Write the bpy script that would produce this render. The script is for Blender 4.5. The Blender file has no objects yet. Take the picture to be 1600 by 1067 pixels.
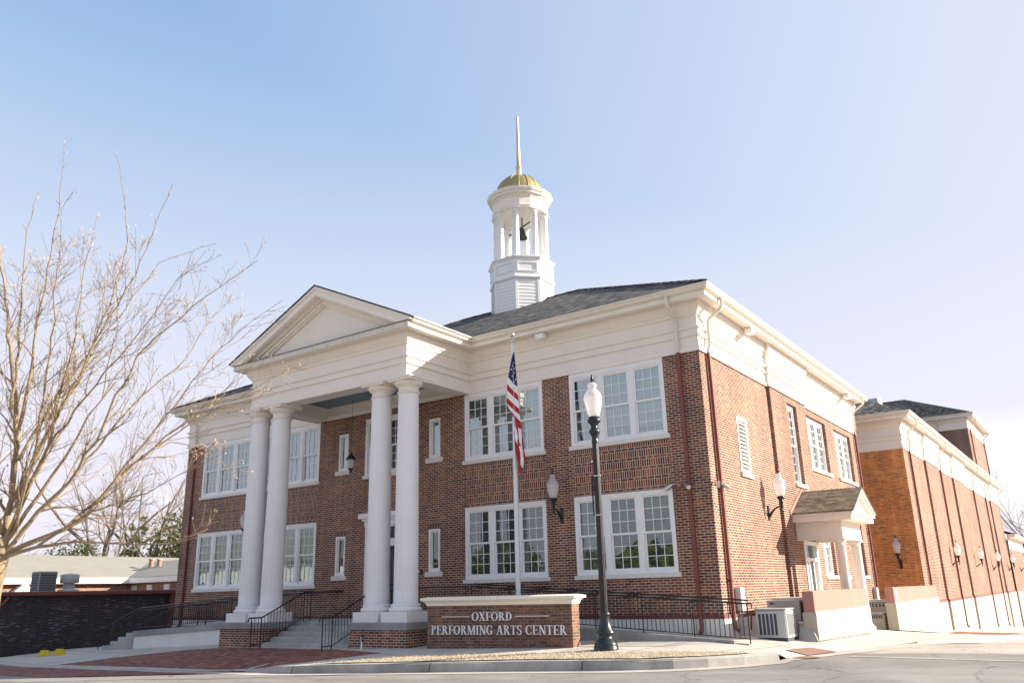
import bpy, bmesh, math, random
from mathutils import Vector, Matrix
from mathutils.geometry import delaunay_2d_cdt
R = math.radians
SC = bpy.context.scene
COL = SC.collection
# ------------------------------------------------------------------ camera
def make_camera():
    yaw, pitch, roll, f = 0.60919, 0.296825, -0.0245406, 1275.83
    cy, sy, cp, sp = math.cos(yaw), math.sin(yaw), math.cos(pitch), math.sin(pitch)
    fw = Vector((-sy*cp, cy*cp, sp)); r = Vector((cy, sy, 0)); u = r.cross(fw)
    cr, sr = math.cos(roll), math.sin(roll)
    r2 = r*cr+u*sr; u2 = u*cr-r*sr
    cam = bpy.data.cameras.new('camera'); o = bpy.data.objects.new('camera', cam); COL.objects.link(o)
    m = Matrix((r2, u2, -fw)).transposed().to_4x4(); m.translation = Vector((7.9034, -20.0239, 0.6616))
    o.matrix_world = m
    cam.sensor_fit = 'HORIZONTAL'; cam.sensor_width = 36; cam.lens = 36*f/1600
    cam.clip_start = .05; cam.clip_end = 3000
    cam.dof.use_dof = True; cam.dof.focus_distance = 21.0; cam.dof.aperture_fstop = 1.6
    SC.camera = o
make_camera()
# ------------------------------------------------------------------ sky, sun, exposure
SUN_AZ, SUN_EL = 37.5, 23.0          # azimuth counted from +X towards +Y
def make_light():
    w = bpy.data.worlds.new('World'); SC.world = w; w.use_nodes = True
    nt = w.node_tree; N = nt.nodes; L = nt.links
    for n in list(N): N.remove(n)
    out = N.new('ShaderNodeOutputWorld'); bg = N.new('ShaderNodeBackground')
    sky = N.new('ShaderNodeTexSky'); sky.sky_type = 'NISHITA'; sky.sun_disc = False
    sky.sun_elevation = R(SUN_EL); sky.sun_rotation = R(90-SUN_AZ)
    sky.altitude = 200; sky.air_density = SKY['air']; sky.dust_density = SKY['dust']; sky.ozone_density = SKY['ozone']
    tc = N.new('ShaderNodeTexCoord'); sep = N.new('ShaderNodeSeparateXYZ'); L.new(tc.outputs['Generated'], sep.inputs[0])
    # thin low clouds near the horizon, projected on a flat layer
    mz = N.new('ShaderNodeMath'); mz.operation = 'ADD'; mz.inputs[1].default_value = .13; L.new(sep.outputs[2], mz.inputs[0])
    dv = N.new('ShaderNodeVectorMath'); dv.operation = 'DIVIDE'; L.new(tc.outputs['Generated'], dv.inputs[0])
    cb = N.new('ShaderNodeCombineXYZ')
    for i in range(3): L.new(mz.outputs[0], cb.inputs[i])
    L.new(cb.outputs[0], dv.inputs[1])
    no = N.new('ShaderNodeTexNoise'); no.inputs['Scale'].default_value = 1.5; no.inputs['Detail'].default_value = 7; no.inputs['Roughness'].default_value = .58
    L.new(dv.outputs[0], no.inputs['Vector'])
    rp = N.new('ShaderNodeMapRange'); rp.inputs[1].default_value = .50; rp.inputs[2].default_value = .70
    cd = N.new('ShaderNodeVectorMath'); cd.operation = 'DOT_PRODUCT'; L.new(tc.outputs['Generated'], cd.inputs[0]); cd.inputs[1].default_value = (-.02, .995, .09)
    cr_ = N.new('ShaderNodeMapRange'); cr_.inputs[1].default_value = .955; cr_.inputs[2].default_value = .99; cr_.inputs[4].default_value = .20; L.new(cd.outputs['Value'], cr_.inputs[0])
    ad = N.new('ShaderNodeMath'); L.new(no.outputs['Fac'], ad.inputs[0]); L.new(cr_.outputs[0], ad.inputs[1]); L.new(ad.outputs[0], rp.inputs[0])
    lo = N.new('ShaderNodeMapRange'); lo.inputs[1].default_value = .175; lo.inputs[2].default_value = .14; L.new(sep.outputs[2], lo.inputs[0])
    mu = N.new('ShaderNodeMath'); mu.operation = 'MULTIPLY'; L.new(rp.outputs[0], mu.inputs[0]); L.new(lo.outputs[0], mu.inputs[1])
    m2 = N.new('ShaderNodeMath'); m2.operation = 'MULTIPLY'; m2.inputs[1].default_value = .95; L.new(mu.outputs[0], m2.inputs[0])
    hs = N.new('ShaderNodeHueSaturation'); hs.inputs['Hue'].default_value = SKY['hue']; hs.inputs['Saturation'].default_value = SKY['sat']; hs.inputs['Value'].default_value = 1
    L.new(sky.outputs[0], hs.inputs['Color'])
    # the bright haze round the sun rolls off softly instead of burning out
    sp = N.new('ShaderNodeSeparateColor'); cm = N.new('ShaderNodeCombineColor'); L.new(hs.outputs[0], sp.inputs[0])
    for i, (top, k) in enumerate(SKY['roll']):
        a = N.new('ShaderNodeMath'); a.operation = 'DIVIDE'; a.inputs[1].default_value = -k; L.new(sp.outputs[i], a.inputs[0])
        e = N.new('ShaderNodeMath'); e.operation = 'EXPONENT'; L.new(a.outputs[0], e.inputs[0])
        o = N.new('ShaderNodeMath'); o.operation = 'SUBTRACT'; o.inputs[0].default_value = 1; L.new(e.outputs[0], o.inputs[1])
        q = N.new('ShaderNodeMath'); q.operation = 'MULTIPLY'; q.inputs[1].default_value = top; L.new(o.outputs[0], q.inputs[0]); L.new(q.outputs[0], cm.inputs[i])
    mx = N.new('ShaderNodeMix'); mx.data_type = 'RGBA'; L.new(m2.outputs[0], mx.inputs[0])
    hz = N.new('ShaderNodeMapRange'); hz.interpolation_type = 'SMOOTHSTEP'; hz.inputs[1].default_value = .72; hz.inputs[2].default_value = .0; hz.inputs[4].default_value = .92; L.new(sep.outputs[2], hz.inputs[0])
    az_, el_ = R(SUN_AZ), R(SUN_EL)
    dt = N.new('ShaderNodeVectorMath'); dt.operation = 'DOT_PRODUCT'; L.new(tc.outputs['Generated'], dt.inputs[0]); dt.inputs[1].default_value = (math.cos(az_)*math.cos(el_), math.sin(az_)*math.cos(el_), math.sin(el_))
    au = N.new('ShaderNodeMapRange'); au.inputs[1].default_value = -.15; au.inputs[2].default_value = .9; au.inputs[4].default_value = .62; L.new(dt.outputs['Value'], au.inputs[0])
    ha = N.new('ShaderNodeMath'); ha.operation = 'MAXIMUM'; L.new(hz.outputs[0], ha.inputs[0]); L.new(au.outputs[0], ha.inputs[1])
    hm = N.new('ShaderNodeMix'); hm.data_type = 'RGBA'; L.new(ha.outputs[0], hm.inputs[0]); L.new(cm.outputs[0], hm.inputs[6]); hm.inputs[7].default_value = (1.64, 1.555, 1.76, 1); L.new(hm.outputs[2], mx.inputs[6])
    mx.inputs[7].default_value = (1.86, 1.84, 1.86, 1)
    L.new(mx.outputs[2], bg.inputs['Color']); bg.inputs['Strength'].default_value = SKY['strength']; L.new(bg.outputs[0], out.inputs[0])
    sl = bpy.data.lights.new('sun', 'SUN'); sl.energy = SKY['sun']; sl.angle = R(.5); sl.color = (1, .90, .76)
    so = bpy.data.objects.new('sun', sl); COL.objects.link(so)
    az, el = R(SUN_AZ), R(SUN_EL)
    d = Vector((math.cos(az)*math.cos(el), math.sin(az)*math.cos(el), math.sin(el)))
    so.rotation_euler = d.to_track_quat('Z', 'Y').to_euler(); so.location = d*100
    SC.view_settings.view_transform = 'Standard'; SC.view_settings.look = 'None'
    SC.view_settings.gamma = 1; SC.view_settings.use_curve_mapping = False
    SC.view_settings.exposure = SKY['exposure']
SKY = dict(air=1.0, dust=2.4, ozone=1.0, hue=.5, sat=1.0, strength=.15, sun=3.3, exposure=1.95, roll=((1.46, 2.15), (1.47, 1.64), (1.72, 1.45)))
make_light()
# ------------------------------------------------------------------ materials
def nodes(name):
    m = bpy.data.materials.new(name); m.use_nodes = True
    nt = m.node_tree; b = nt.nodes['Principled BSDF']
    return m, nt, nt.nodes, nt.links, b
def setp(b, col=None, rough=.6, metal=0, spec=.4):
    if col: b.inputs['Base Color'].default_value = (*col, 1)
    b.inputs['Roughness'].default_value = rough; b.inputs['Metallic'].default_value = metal
    b.inputs['Specular IOR Level'].default_value = spec
def uvnode(N): n = N.new('ShaderNodeUVMap'); n.uv_map = 'UVMap'; return n
def ramp(N, stops, interp='LINEAR'):
    r = N.new('ShaderNodeValToRGB'); cr = r.color_ramp; cr.interpolation = interp
    while len(cr.elements) < len(stops): cr.elements.new(.5)
    for e, (p, c) in zip(cr.elements, stops): e.position = p; e.color = (*c, 1)
    return r
def mixn(N, L, a, b, fac, mode='MIX'):
    x = N.new('ShaderNodeMix'); x.data_type = 'RGBA'; x.blend_type = mode
    for s, v in ((0, fac), (6, a), (7, b)):
        if hasattr(v, 'links'): L.new(v, x.inputs[s])
        else: x.inputs[s].default_value = v if s == 0 else (*v, 1)
    return x.outputs[2]
def basic(name, col, rough=.6, var=.12, scale=2.5, metal=0, spec=.4, bump=0, bscale=60, streak=0, dirt=None):
    """paint, stone, metal: a colour with slow uneven weathering, optional fine grain, optional rain streaks"""
    m, nt, N, L, b = nodes(name); setp(b, col, rough, metal, spec)
    g = N.new('ShaderNodeNewGeometry')
    n1 = N.new('ShaderNodeTexNoise'); n1.inputs['Scale'].default_value = scale; n1.inputs['Detail'].default_value = 6; n1.inputs['Roughness'].default_value = .65
    L.new(g.outputs['Position'], n1.inputs['Vector'])
    lo = tuple(c*(1-var) for c in col); hi = tuple(min(1, c*(1+var*.7)) for c in col)
    c = mixn(N, L, lo, hi, n1.outputs['Fac'])
    if streak:
        mp = N.new('ShaderNodeMapping'); mp.inputs['Scale'].default_value = (22, 22, .7); L.new(g.outputs['Position'], mp.inputs[0])
        n2 = N.new('ShaderNodeTexNoise'); n2.inputs['Scale'].default_value = 1.3; n2.inputs['Detail'].default_value = 5; L.new(mp.outputs[0], n2.inputs['Vector'])
        r = N.new('ShaderNodeMapRange'); r.inputs[1].default_value = .5; r.inputs[2].default_value = .78; r.inputs[4].default_value = streak; L.new(n2.outputs['Fac'], r.inputs[0])
        c = mixn(N, L, c, dirt or (.12, .11, .09), r.outputs[0])
    L.new(c, b.inputs['Base Color'])
    rr = N.new('ShaderNodeMapRange'); rr.inputs[3].default_value = max(0, rough-.1); rr.inputs[4].default_value = min(1, rough+.1); L.new(n1.outputs['Fac'], rr.inputs[0]); L.new(rr.outputs[0], b.inputs['Roughness'])
    if bump:
        n3 = N.new('ShaderNodeTexNoise'); n3.inputs['Scale'].default_value = bscale; n3.inputs['Detail'].default_value = 3; L.new(g.outputs['Position'], n3.inputs['Vector'])
        bp = N.new('ShaderNodeBump'); bp.inputs['Strength'].default_value = bump; bp.inputs['Distance'].default_value = .01; L.new(n3.outputs['Fac'], bp.inputs['Height']); L.new(bp.outputs[0], b.inputs['Normal'])
    return m
def brick_nodes(N, L, vec, bw, rh, mortar, off=.5, seed=0):
    t = N.new('ShaderNodeTexBrick'); t.offset = off; t.offset_frequency = 2; t.squash = 1
    t.inputs['Scale'].default_value = 1; t.inputs['Brick Width'].default_value = bw; t.inputs['Row Height'].default_value = rh
    t.inputs['Mortar Size'].default_value = mortar; t.inputs['Mortar Smooth'].default_value = .15; t.inputs['Bias'].default_value = 0
    t.inputs['Color1'].default_value = (0, 0, 0, 1); t.inputs['Color2'].default_value = (1, 1, 1, 1); t.inputs['Mortar'].default_value = (.5, .5, .5, 1)
    L.new(vec, t.inputs['Vector'])
    return t
def brick(name, stops, mortar=(.47, .40, .30), soldier=False, bw=.2032, rh=.0677, mo=.0095, rough=.85, stain=.0, bump=.5, grime=.25, off=.5):
    m, nt, N, L, b = nodes(name); setp(b, None, rough, 0, .25)
    uv = uvnode(N); vec = uv.outputs[0]
    g = N.new('ShaderNodeNewGeometry')
    # masonry is never dead straight
    nw = N.new('ShaderNodeTexNoise'); nw.inputs['Scale'].default_value = 3; L.new(g.outputs['Position'], nw.inputs['Vector'])
    ma = N.new('ShaderNodeVectorMath'); ma.operation = 'MULTIPLY_ADD'; ma.inputs[1].default_value = (.006, .006, 0); L.new(nw.outputs['Color'], ma.inputs[0]); L.new(vec, ma.inputs[2]); vec = ma.outputs[0]
    t = brick_nodes(N, L, vec, bw, rh, mo, off)
    val, fac = t.outputs['Color'], t.outputs['Fac']
    if soldier:
        per = .2709
        sx = N.new('ShaderNodeSeparateXYZ'); L.new(vec, sx.inputs[0])
        md = N.new('ShaderNodeMath'); md.operation = 'FLOORED_MODULO'; md.inputs[1].default_value = per; L.new(sx.outputs[1], md.inputs[0])
        lt = N.new('ShaderNodeMath'); lt.operation = 'LESS_THAN'; lt.inputs[1].default_value = .2032; L.new(md.outputs[0], lt.inputs[0])
        t2 = brick_nodes(N, L, vec, .0677, per, mo, 0)
        # bed joints of the soldier rows
        ab = N.new('ShaderNodeMath'); ab.operation = 'GREATER_THAN'; ab.inputs[1].default_value = .1985; L.new(md.outputs[0], ab.inputs[0])
        lo = N.new('ShaderNodeMath'); lo.operation = 'LESS_THAN'; lo.inputs[1].default_value = .0045; L.new(md.outputs[0], lo.inputs[0])
        a2 = N.new('ShaderNodeMath'); a2.operation = 'MAXIMUM'; L.new(ab.outputs[0], a2.inputs[0]); L.new(lo.outputs[0], a2.inputs[1])
        f2 = N.new('ShaderNodeMath'); f2.operation = 'MAXIMUM'; L.new(a2.outputs[0], f2.inputs[0]); L.new(t2.outputs['Fac'], f2.inputs[1])
        # stretcher row: its own bricks, one period apart
        mp = N.new('ShaderNodeMapping'); mp.inputs['Location'].default_value = (.05, -.2032, 0); L.new(vec, mp.inputs[0])
        t3 = brick_nodes(N, L, mp.outputs[0], bw, per, mo, .37)
        md3 = N.new('ShaderNodeMath'); md3.operation = 'GREATER_THAN'; md3.inputs[1].default_value = per-.0055; L.new(md.outputs[0], md3.inputs[0])
        f3 = N.new('ShaderNodeMath'); f3.operation = 'MAXIMUM'; L.new(md3.outputs[0], f3.inputs[0]); L.new(t3.outputs['Fac'], f3.inputs[1])
        fm = N.new('ShaderNodeMix'); L.new(lt.outputs[0], fm.inputs[0]); L.new(f3.outputs[0], fm.inputs[2]); L.new(f2.outputs[0], fm.inputs[3])
        fac = fm.outputs[0]
        val = mixn(N, L, t3.outputs['Color'], t2.outputs['Color'], lt.outputs[0])
    rp = ramp(N, stops); L.new(val, rp.inputs[0])
    # within-brick mottling
    n1 = N.new('ShaderNodeTexNoise'); n1.inputs['Scale'].default_value = 38; n1.inputs['Detail'].default_value = 3; L.new(g.outputs['Position'], n1.inputs['Vector'])
    r1 = N.new('ShaderNodeMapRange'); r1.inputs[1].default_value = .3; r1.inputs[2].default_value = .75; r1.inputs[3].default_value = .72; r1.inputs[4].default_value = 1.2; L.new(n1.outputs['Fac'], r1.inputs[0])
    c = mixn(N, L, rp.outputs[0], r1.outputs[0], 1, 'MULTIPLY')
    c = mixn(N, L, c, mortar, fac)
    n2 = N.new('ShaderNodeTexNoise'); n2.inputs['Scale'].default_value = .7; n2.inputs['Detail'].default_value = 5; L.new(g.outputs['Position'], n2.inputs['Vector'])
    r2 = N.new('ShaderNodeMapRange'); r2.inputs[1].default_value = .35; r2.inputs[2].default_value = .75; r2.inputs[3].default_value = 1; r2.inputs[4].default_value = 1-grime; L.new(n2.outputs['Fac'], r2.inputs[0])
    c = mixn(N, L, c, r2.outputs[0], 1, 'MULTIPLY')
    mpS = N.new('ShaderNodeMapping'); mpS.inputs['Scale'].default_value = (5, 5, .22); L.new(g.outputs['Position'], mpS.inputs[0])
    nS = N.new('ShaderNodeTexNoise'); nS.inputs['Scale'].default_value = 1; nS.inputs['Detail'].default_value = 6; L.new(mpS.outputs[0], nS.inputs['Vector'])
    rS = N.new('ShaderNodeMapRange'); rS.inputs[1].default_value = .35; rS.inputs[2].default_value = .7; rS.inputs[3].default_value = .84; rS.inputs[4].default_value = 1.1; L.new(nS.outputs['Fac'], rS.inputs[0])
    c = mixn(N, L, c, rS.outputs[0], 1, 'MULTIPLY')
    if stain:
        n4 = N.new('ShaderNodeTexNoise'); n4.inputs['Scale'].default_value = 5; n4.inputs['Detail'].default_value = 8; n4.inputs['Roughness'].default_value = .75; L.new(g.outputs['Position'], n4.inputs['Vector'])
        r4 = N.new('ShaderNodeMapRange'); r4.inputs[1].default_value = .58; r4.inputs[2].default_value = .75; r4.inputs[4].default_value = stain; L.new(n4.outputs['Fac'], r4.inputs[0])
        c = mixn(N, L, c, (.5, .46, .42), r4.outputs[0])
    L.new(c, b.inputs['Base Color'])
    bp = N.new('ShaderNodeBump'); bp.invert = True; bp.inputs['Strength'].default_value = bump; bp.inputs['Distance'].default_value = .008
    L.new(fac, bp.inputs['Height']); L.new(bp.outputs[0], b.inputs['Normal'])
    return m
def shingle(name, stops):
    m, nt, N, L, b = nodes(name); setp(b, None, .95, 0, .2)
    uv = uvnode(N); g = N.new('ShaderNodeNewGeometry')
    t = brick_nodes(N, L, uv.outputs[0], .21, .14, .004, .5); t.offset = .37
    t2 = brick_nodes(N, L, uv.outputs[0], .47, .14, .0, .61)
    rp = ramp(N, stops); mm = mixn(N, L, t.outputs['Color'], t2.outputs['Color'], .3); L.new(mm, rp.inputs[0])
    c = mixn(N, L, rp.outputs[0], (.012, .012, .013), t.outputs['Fac'])
    n1 = N.new('ShaderNodeTexNoise'); n1.inputs['Scale'].default_value = 90; L.new(g.outputs['Position'], n1.inputs['Vector'])
    r1 = N.new('ShaderNodeMapRange'); r1.inputs[3].default_value = .55; r1.inputs[4].default_value = 1.45; L.new(n1.outputs['Fac'], r1.inputs[0])
    c = mixn(N, L, c, r1.outputs[0], 1, 'MULTIPLY'); L.new(c, b.inputs['Base Color'])
    sx = N.new('ShaderNodeSeparateXYZ'); L.new(uv.outputs[0], sx.inputs[0])
    md = N.new('ShaderNodeMath'); md.operation = 'FLOORED_MODULO'; md.inputs[1].default_value = .14; L.new(sx.outputs[1], md.inputs[0])
    bp = N.new('ShaderNodeBump'); bp.inputs['Strength'].default_value = .9; bp.inputs['Distance'].default_value = .12; bp.invert = True; L.new(md.outputs[0], bp.inputs['Height']); L.new(bp.outputs[0], b.inputs['Normal'])
    return m
def pane_glass(name, ior=3.7, tint=(.95, 1, 1)):
    m, nt, N, L, b = nodes(name); N.remove(b)
    out = N['Material Output']; tr = N.new('ShaderNodeBsdfTransparent'); tr.inputs[0].default_value = (*tint, 1)
    gl = N.new('ShaderNodeBsdfGlossy'); gl.inputs['Roughness'].default_value = .015; gl.inputs[0].default_value = (.84, .98, 1, 1)
    fr = N.new('ShaderNodeFresnel'); fr.inputs['IOR'].default_value = ior
    g = N.new('ShaderNodeNewGeometry'); n = N.new('ShaderNodeTexNoise'); n.inputs['Scale'].default_value = 1.6; L.new(g.outputs['Position'], n.inputs['Vector'])
    bp = N.new('ShaderNodeBump'); bp.inputs['Strength'].default_value = .12; bp.inputs['Distance'].default_value = .02; L.new(n.outputs['Fac'], bp.inputs['Height']); L.new(bp.outputs[0], gl.inputs['Normal'])
    mx = N.new('ShaderNodeMixShader'); L.new(fr.outputs[0], mx.inputs[0]); L.new(tr.outputs[0], mx.inputs[1]); L.new(gl.outputs[0], mx.inputs[2]); L.new(mx.outputs[0], out.inputs[0])
    return m
def globe_glass(name, col, tl=.45, tp=.3):
    m, nt, N, L, b = nodes(name); setp(b, col, .12, 0, .5)
    out = N['Material Output']; a = N.new('ShaderNodeBsdfTranslucent'); a.inputs[0].default_value = (*col, 1); t = N.new('ShaderNodeBsdfTransparent')
    m1 = N.new('ShaderNodeMixShader'); m1.inputs[0].default_value = tl; L.new(b.outputs[0], m1.inputs[1]); L.new(a.outputs[0], m1.inputs[2])
    m2 = N.new('ShaderNodeMixShader'); m2.inputs[0].default_value = tp; L.new(m1.outputs[0], m2.inputs[1]); L.new(t.outputs[0], m2.inputs[2]); L.new(m2.outputs[0], out.inputs[0])
    # prismatic ribs
    g = N.new('ShaderNodeTexCoord'); w = N.new('ShaderNodeTexWave'); w.inputs['Scale'].default_value = 9; w.inputs['Distortion'].default_value = 1; L.new(g.outputs['Object'], w.inputs['Vector'])
    bp = N.new('ShaderNodeBump'); bp.inputs['Strength'].default_value = .4; bp.inputs['Distance'].default_value = .01; L.new(w.outputs['Fac'], bp.inputs['Height']); L.new(bp.outputs[0], b.inputs['Normal'])
    return m
def leaf_mat(name, a, c, rough=.6):
    m, nt, N, L, b = nodes(name); setp(b, None, rough, 0, .3)
    g = N.new('ShaderNodeNewGeometry'); rp = ramp(N, [(0, a), (.5, tuple((x+y)/2 for x, y in zip(a, c))), (1, c)]); L.new(g.outputs['Random Per Island'], rp.inputs[0]); L.new(rp.outputs[0], b.inputs['Base Color'])
    out = N['Material Output']; t = N.new('ShaderNodeBsdfTranslucent'); L.new(rp.outputs[0], t.inputs[0]); mx = N.new('ShaderNodeMixShader'); mx.inputs[0].default_value = .3
    L.new(b.outputs[0], mx.inputs[1]); L.new(t.outputs[0], mx.inputs[2]); L.new(mx.outputs[0], out.inputs[0])
    return m
def concrete(name, col, joints=None, dark=.25, jcol=(.2, .13, .08), jw=.02, cracks=0):
    m, nt, N, L, b = nodes(name); setp(b, col, .9, 0, .2)
    g = N.new('ShaderNodeNewGeometry')
    n1 = N.new('ShaderNodeTexNoise'); n1.inputs['Scale'].default_value = .9; n1.inputs['Detail'].default_value = 9; n1.inputs['Roughness'].default_value = .7; L.new(g.outputs['Position'], n1.inputs['Vector'])
    r1 = N.new('ShaderNodeMapRange'); r1.inputs[1].default_value = .3; r1.inputs[2].default_value = .7; r1.inputs[3].default_value = 1-dark; r1.inputs[4].default_value = 1.08; L.new(n1.outputs['Fac'], r1.inputs[0])
    c = mixn(N, L, col, r1.outputs[0], 1, 'MULTIPLY')
    n2 = N.new('ShaderNodeTexNoise'); n2.inputs['Scale'].default_value = 45; n2.inputs['Detail'].default_value = 4; L.new(g.outputs['Position'], n2.inputs['Vector'])
    r2 = N.new('ShaderNodeMapRange'); r2.inputs[3].default_value = .82; r2.inputs[4].default_value = 1.16; L.new(n2.outputs['Fac'], r2.inputs[0])
    c = mixn(N, L, c, r2.outputs[0], 1, 'MULTIPLY')
    n3 = N.new('ShaderNodeTexNoise'); n3.inputs['Scale'].default_value = 4; n3.inputs['Detail'].default_value = 8; n3.inputs['Roughness'].default_value = .75; L.new(g.outputs['Position'], n3.inputs['Vector'])
    r3 = N.new('ShaderNodeMapRange'); r3.inputs[1].default_value = .6; r3.inputs[2].default_value = .72; r3.inputs[4].default_value = dark*1.6; L.new(n3.outputs['Fac'], r3.inputs[0])
    c = mixn(N, L, c, tuple(x*.35 for x in col), r3.outputs[0])
    if joints:
        ang, du, dv = joints
        mp = N.new('ShaderNodeMapping'); mp.inputs['Rotation'].default_value = (0, 0, R(ang)); L.new(g.outputs['Position'], mp.inputs[0])
        t = brick_nodes(N, L, mp.outputs[0], du, dv, jw, 0); c = mixn(N, L, c, jcol, t.outputs['Fac'])
    if cracks:
        nw = N.new('ShaderNodeTexNoise'); nw.inputs['Scale'].default_value = .8; nw.inputs['Detail'].default_value = 6; L.new(g.outputs['Position'], nw.inputs['Vector'])
        ma = N.new('ShaderNodeVectorMath'); ma.operation = 'MULTIPLY_ADD'; ma.inputs[1].default_value = (1.6, 1.6, 0); L.new(nw.outputs['Color'], ma.inputs[0]); L.new(g.outputs['Position'], ma.inputs[2])
        vo = N.new('ShaderNodeTexVoronoi'); vo.feature = 'DISTANCE_TO_EDGE'; vo.voronoi_dimensions = '2D'; vo.inputs['Scale'].default_value = 1/cracks; L.new(ma.outputs[0], vo.inputs['Vector'])
        cr = N.new('ShaderNodeMapRange'); cr.inputs[1].default_value = .004; cr.inputs[2].default_value = .010; cr.inputs[3].default_value = .6; cr.inputs[4].default_value = 0; L.new(vo.outputs['Distance'], cr.inputs[0])
        c = mixn(N, L, c, tuple(x*.28 for x in col), cr.outputs[0])
        # worn wheel paths and oil marks
        mp = N.new('ShaderNodeMapping'); mp.inputs['Rotation'].default_value = (0, 0, R(-12)); mp.inputs['Scale'].default_value = (.05, .6, 1); L.new(g.outputs['Position'], mp.inputs[0])
        n5 = N.new('ShaderNodeTexNoise'); n5.inputs['Scale'].default_value = 1; n5.inputs['Detail'].default_value = 5; L.new(mp.outputs[0], n5.inputs['Vector'])
        r5 = N.new('ShaderNodeMapRange'); r5.inputs[1].default_value = .4; r5.inputs[2].default_value = .65; r5.inputs[3].default_value = .86; r5.inputs[4].default_value = 1.08; L.new(n5.outputs['Fac'], r5.inputs[0])
        c = mixn(N, L, c, r5.outputs[0], 1, 'MULTIPLY')
    L.new(c, b.inputs['Base Color'])
    bp = N.new('ShaderNodeBump'); bp.inputs['Strength'].default_value = .25; bp.inputs['Distance'].default_value = .01; L.new(n2.outputs['Fac'], bp.inputs['Height']); L.new(bp.outputs[0], b.inputs['Normal'])
    return m
M = {}
M['brick'] = brick('red_brick', [(0, (.095, .055, .056)), (.08, (.120, .045, .043)), (.30, (.175, .054, .042)), (.55, (.230, .068, .040)), (.82, (.295, .098, .045)), (1, (.37, .145, .065))], mortar=(.55, .45, .35), mo=.0100, grime=.32)
M['spandrel'] = brick('panel_brick', [(0, (.09, .052, .052)), (.2, (.135, .048, .042)), (.5, (.205, .060, .038)), (.8, (.29, .092, .042)), (1, (.36, .13, .058))], mortar=(.60, .49, .38), mo=.0100, grime=.24, soldier=True)
M['soldier'] = brick('lintel_brick', [(0, (.07, .03, .03)), (.5, (.16, .05, .03)), (1, (.26, .08, .035))], bw=.0677, rh=.215, off=0)
M['brick_bounce'] = brick('bounce_lit_brick', [(0, (.20, .13, .10)), (.12, (.34, .15, .07)), (.3, (.62, .185, .055)), (.8, (.72, .23, .065)), (1, (.78, .34, .12))], mortar=(.74, .45, .21))  # wing's brick again, brighter and more orange: bounced light put into the colour
M['brick_sign'] = brick('weathered_brick', [(0, (.11, .07, .058)), (.3, (.17, .08, .055)), (.65, (.235, .095, .06)), (1, (.30, .14, .08))], mortar=(.24, .20, .16), stain=.5)
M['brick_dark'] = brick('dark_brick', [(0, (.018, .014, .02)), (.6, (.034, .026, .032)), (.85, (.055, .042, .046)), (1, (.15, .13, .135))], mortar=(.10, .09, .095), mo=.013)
M['brick_house'] = brick('house_brick', [(0, (.20, .08, .05)), (.5, (.33, .13, .08)), (1, (.45, .21, .13))], mortar=(.45, .38, .32))
M['paver'] = brick('brick_paver', [(0, (0.187, 0.076, 0.065)), (.5, (0.323, 0.119, 0.088)), (1, (0.459, 0.187, 0.128))], mortar=(.075, .055, .05), bw=.22, rh=.11, mo=.008, stain=.25)
M['cream'] = basic('cream_stucco', (.82, .755, .675), .75, .10, 1.6, bump=.12, bscale=120, streak=.10, dirt=(.48, .42, .34))
M['cream_side'] = M['cream']
M['stain_ledge'] = basic('stained_ledge', (.68, .64, .56), .8, .15, 3, streak=.5, dirt=(.14, .14, .13))
M['gutter'] = basic('gutter_metal', (.72, .67, .57), .35, .08, 3, spec=.5, streak=.15, dirt=(.4, .33, .24))
M['column'] = basic('column_stucco', (.82, .795, .785), .85, .10, 1.3, bump=.15, bscale=160, streak=.22, dirt=(.50, .48, .47))
M['white'] = basic('white_paint', (.83, .82, .81), .45, .06, 3, spec=.45)
M['sill'] = basic('cast_stone_sill', (.72, .69, .66), .8, .12, 4, streak=.12, dirt=(.4, .38, .36))
M['stucco_base'] = basic('base_stucco', (.74, .72, .68), .85, .12, 2, bump=.2, streak=.2, dirt=(.42, .38, .33))
M['ledge'] = basic('red_ledge', (.17, .045, .042), .7, .2, 4)
M['maroon'] = basic('maroon_downspout', (.20, .058, .046), .45, .15, 3)
M['shingle'] = shingle('grey_shingle', [(0, (.016, .016, .017)), (.35, (.045, .043, .043)), (.6, (.10, .096, .092)), (1, (.24, .22, .195))])
M['shingle_brown'] = shingle('brown_shingle', [(0, (.07, .055, .042)), (.5, (.16, .125, .09)), (1, (.26, .21, .15))])
M['shingle_house'] = basic('felt_roof', (.26, .245, .21), .95, .18, .8, bump=.3)
M['blue_ceiling'] = basic('blue_ceiling_paint', (.16, .25, .31), .6, .08, 3)
M['glass'] = pane_glass('window_glass')
M['glass_low'] = pane_glass('clear_window_glass', 2.3, (.84, .90, .88))
M['blind'] = basic('pale_blind', (.78, .93, .95), .6, .05, 3)
M['blind_green'] = basic('sage_blind', (.42, .47, .38), .6, .06, 3)
M['curtain'] = basic('white_curtain', (.80, .81, .79), .8, .08, 5)
M['interior'] = basic('dim_interior', (.06, .06, .055), .9, .3, 1)
M['door_dark'] = basic('dark_door', (.02, .022, .026), .25, .2, 2)
M['iron'] = basic('black_iron', (.010, .010, .011), .38, .3, 6, spec=.5)
M['lamp_green'] = basic('black_green_enamel', (.012, .018, .020), .3, .25, 6, spec=.55)
M['globe'] = globe_glass('lamp_globe', (.88, .86, .85), .5, .22)
M['globe_cap'] = globe_glass('lamp_globe_cap', (.72, .69, .72), .5, .15)
M['concrete'] = concrete('step_concrete', (.44, .43, .40), dark=.45)
M['cap'] = concrete('grey_cap_concrete', (.33, .33, .325), dark=.4)
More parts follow.
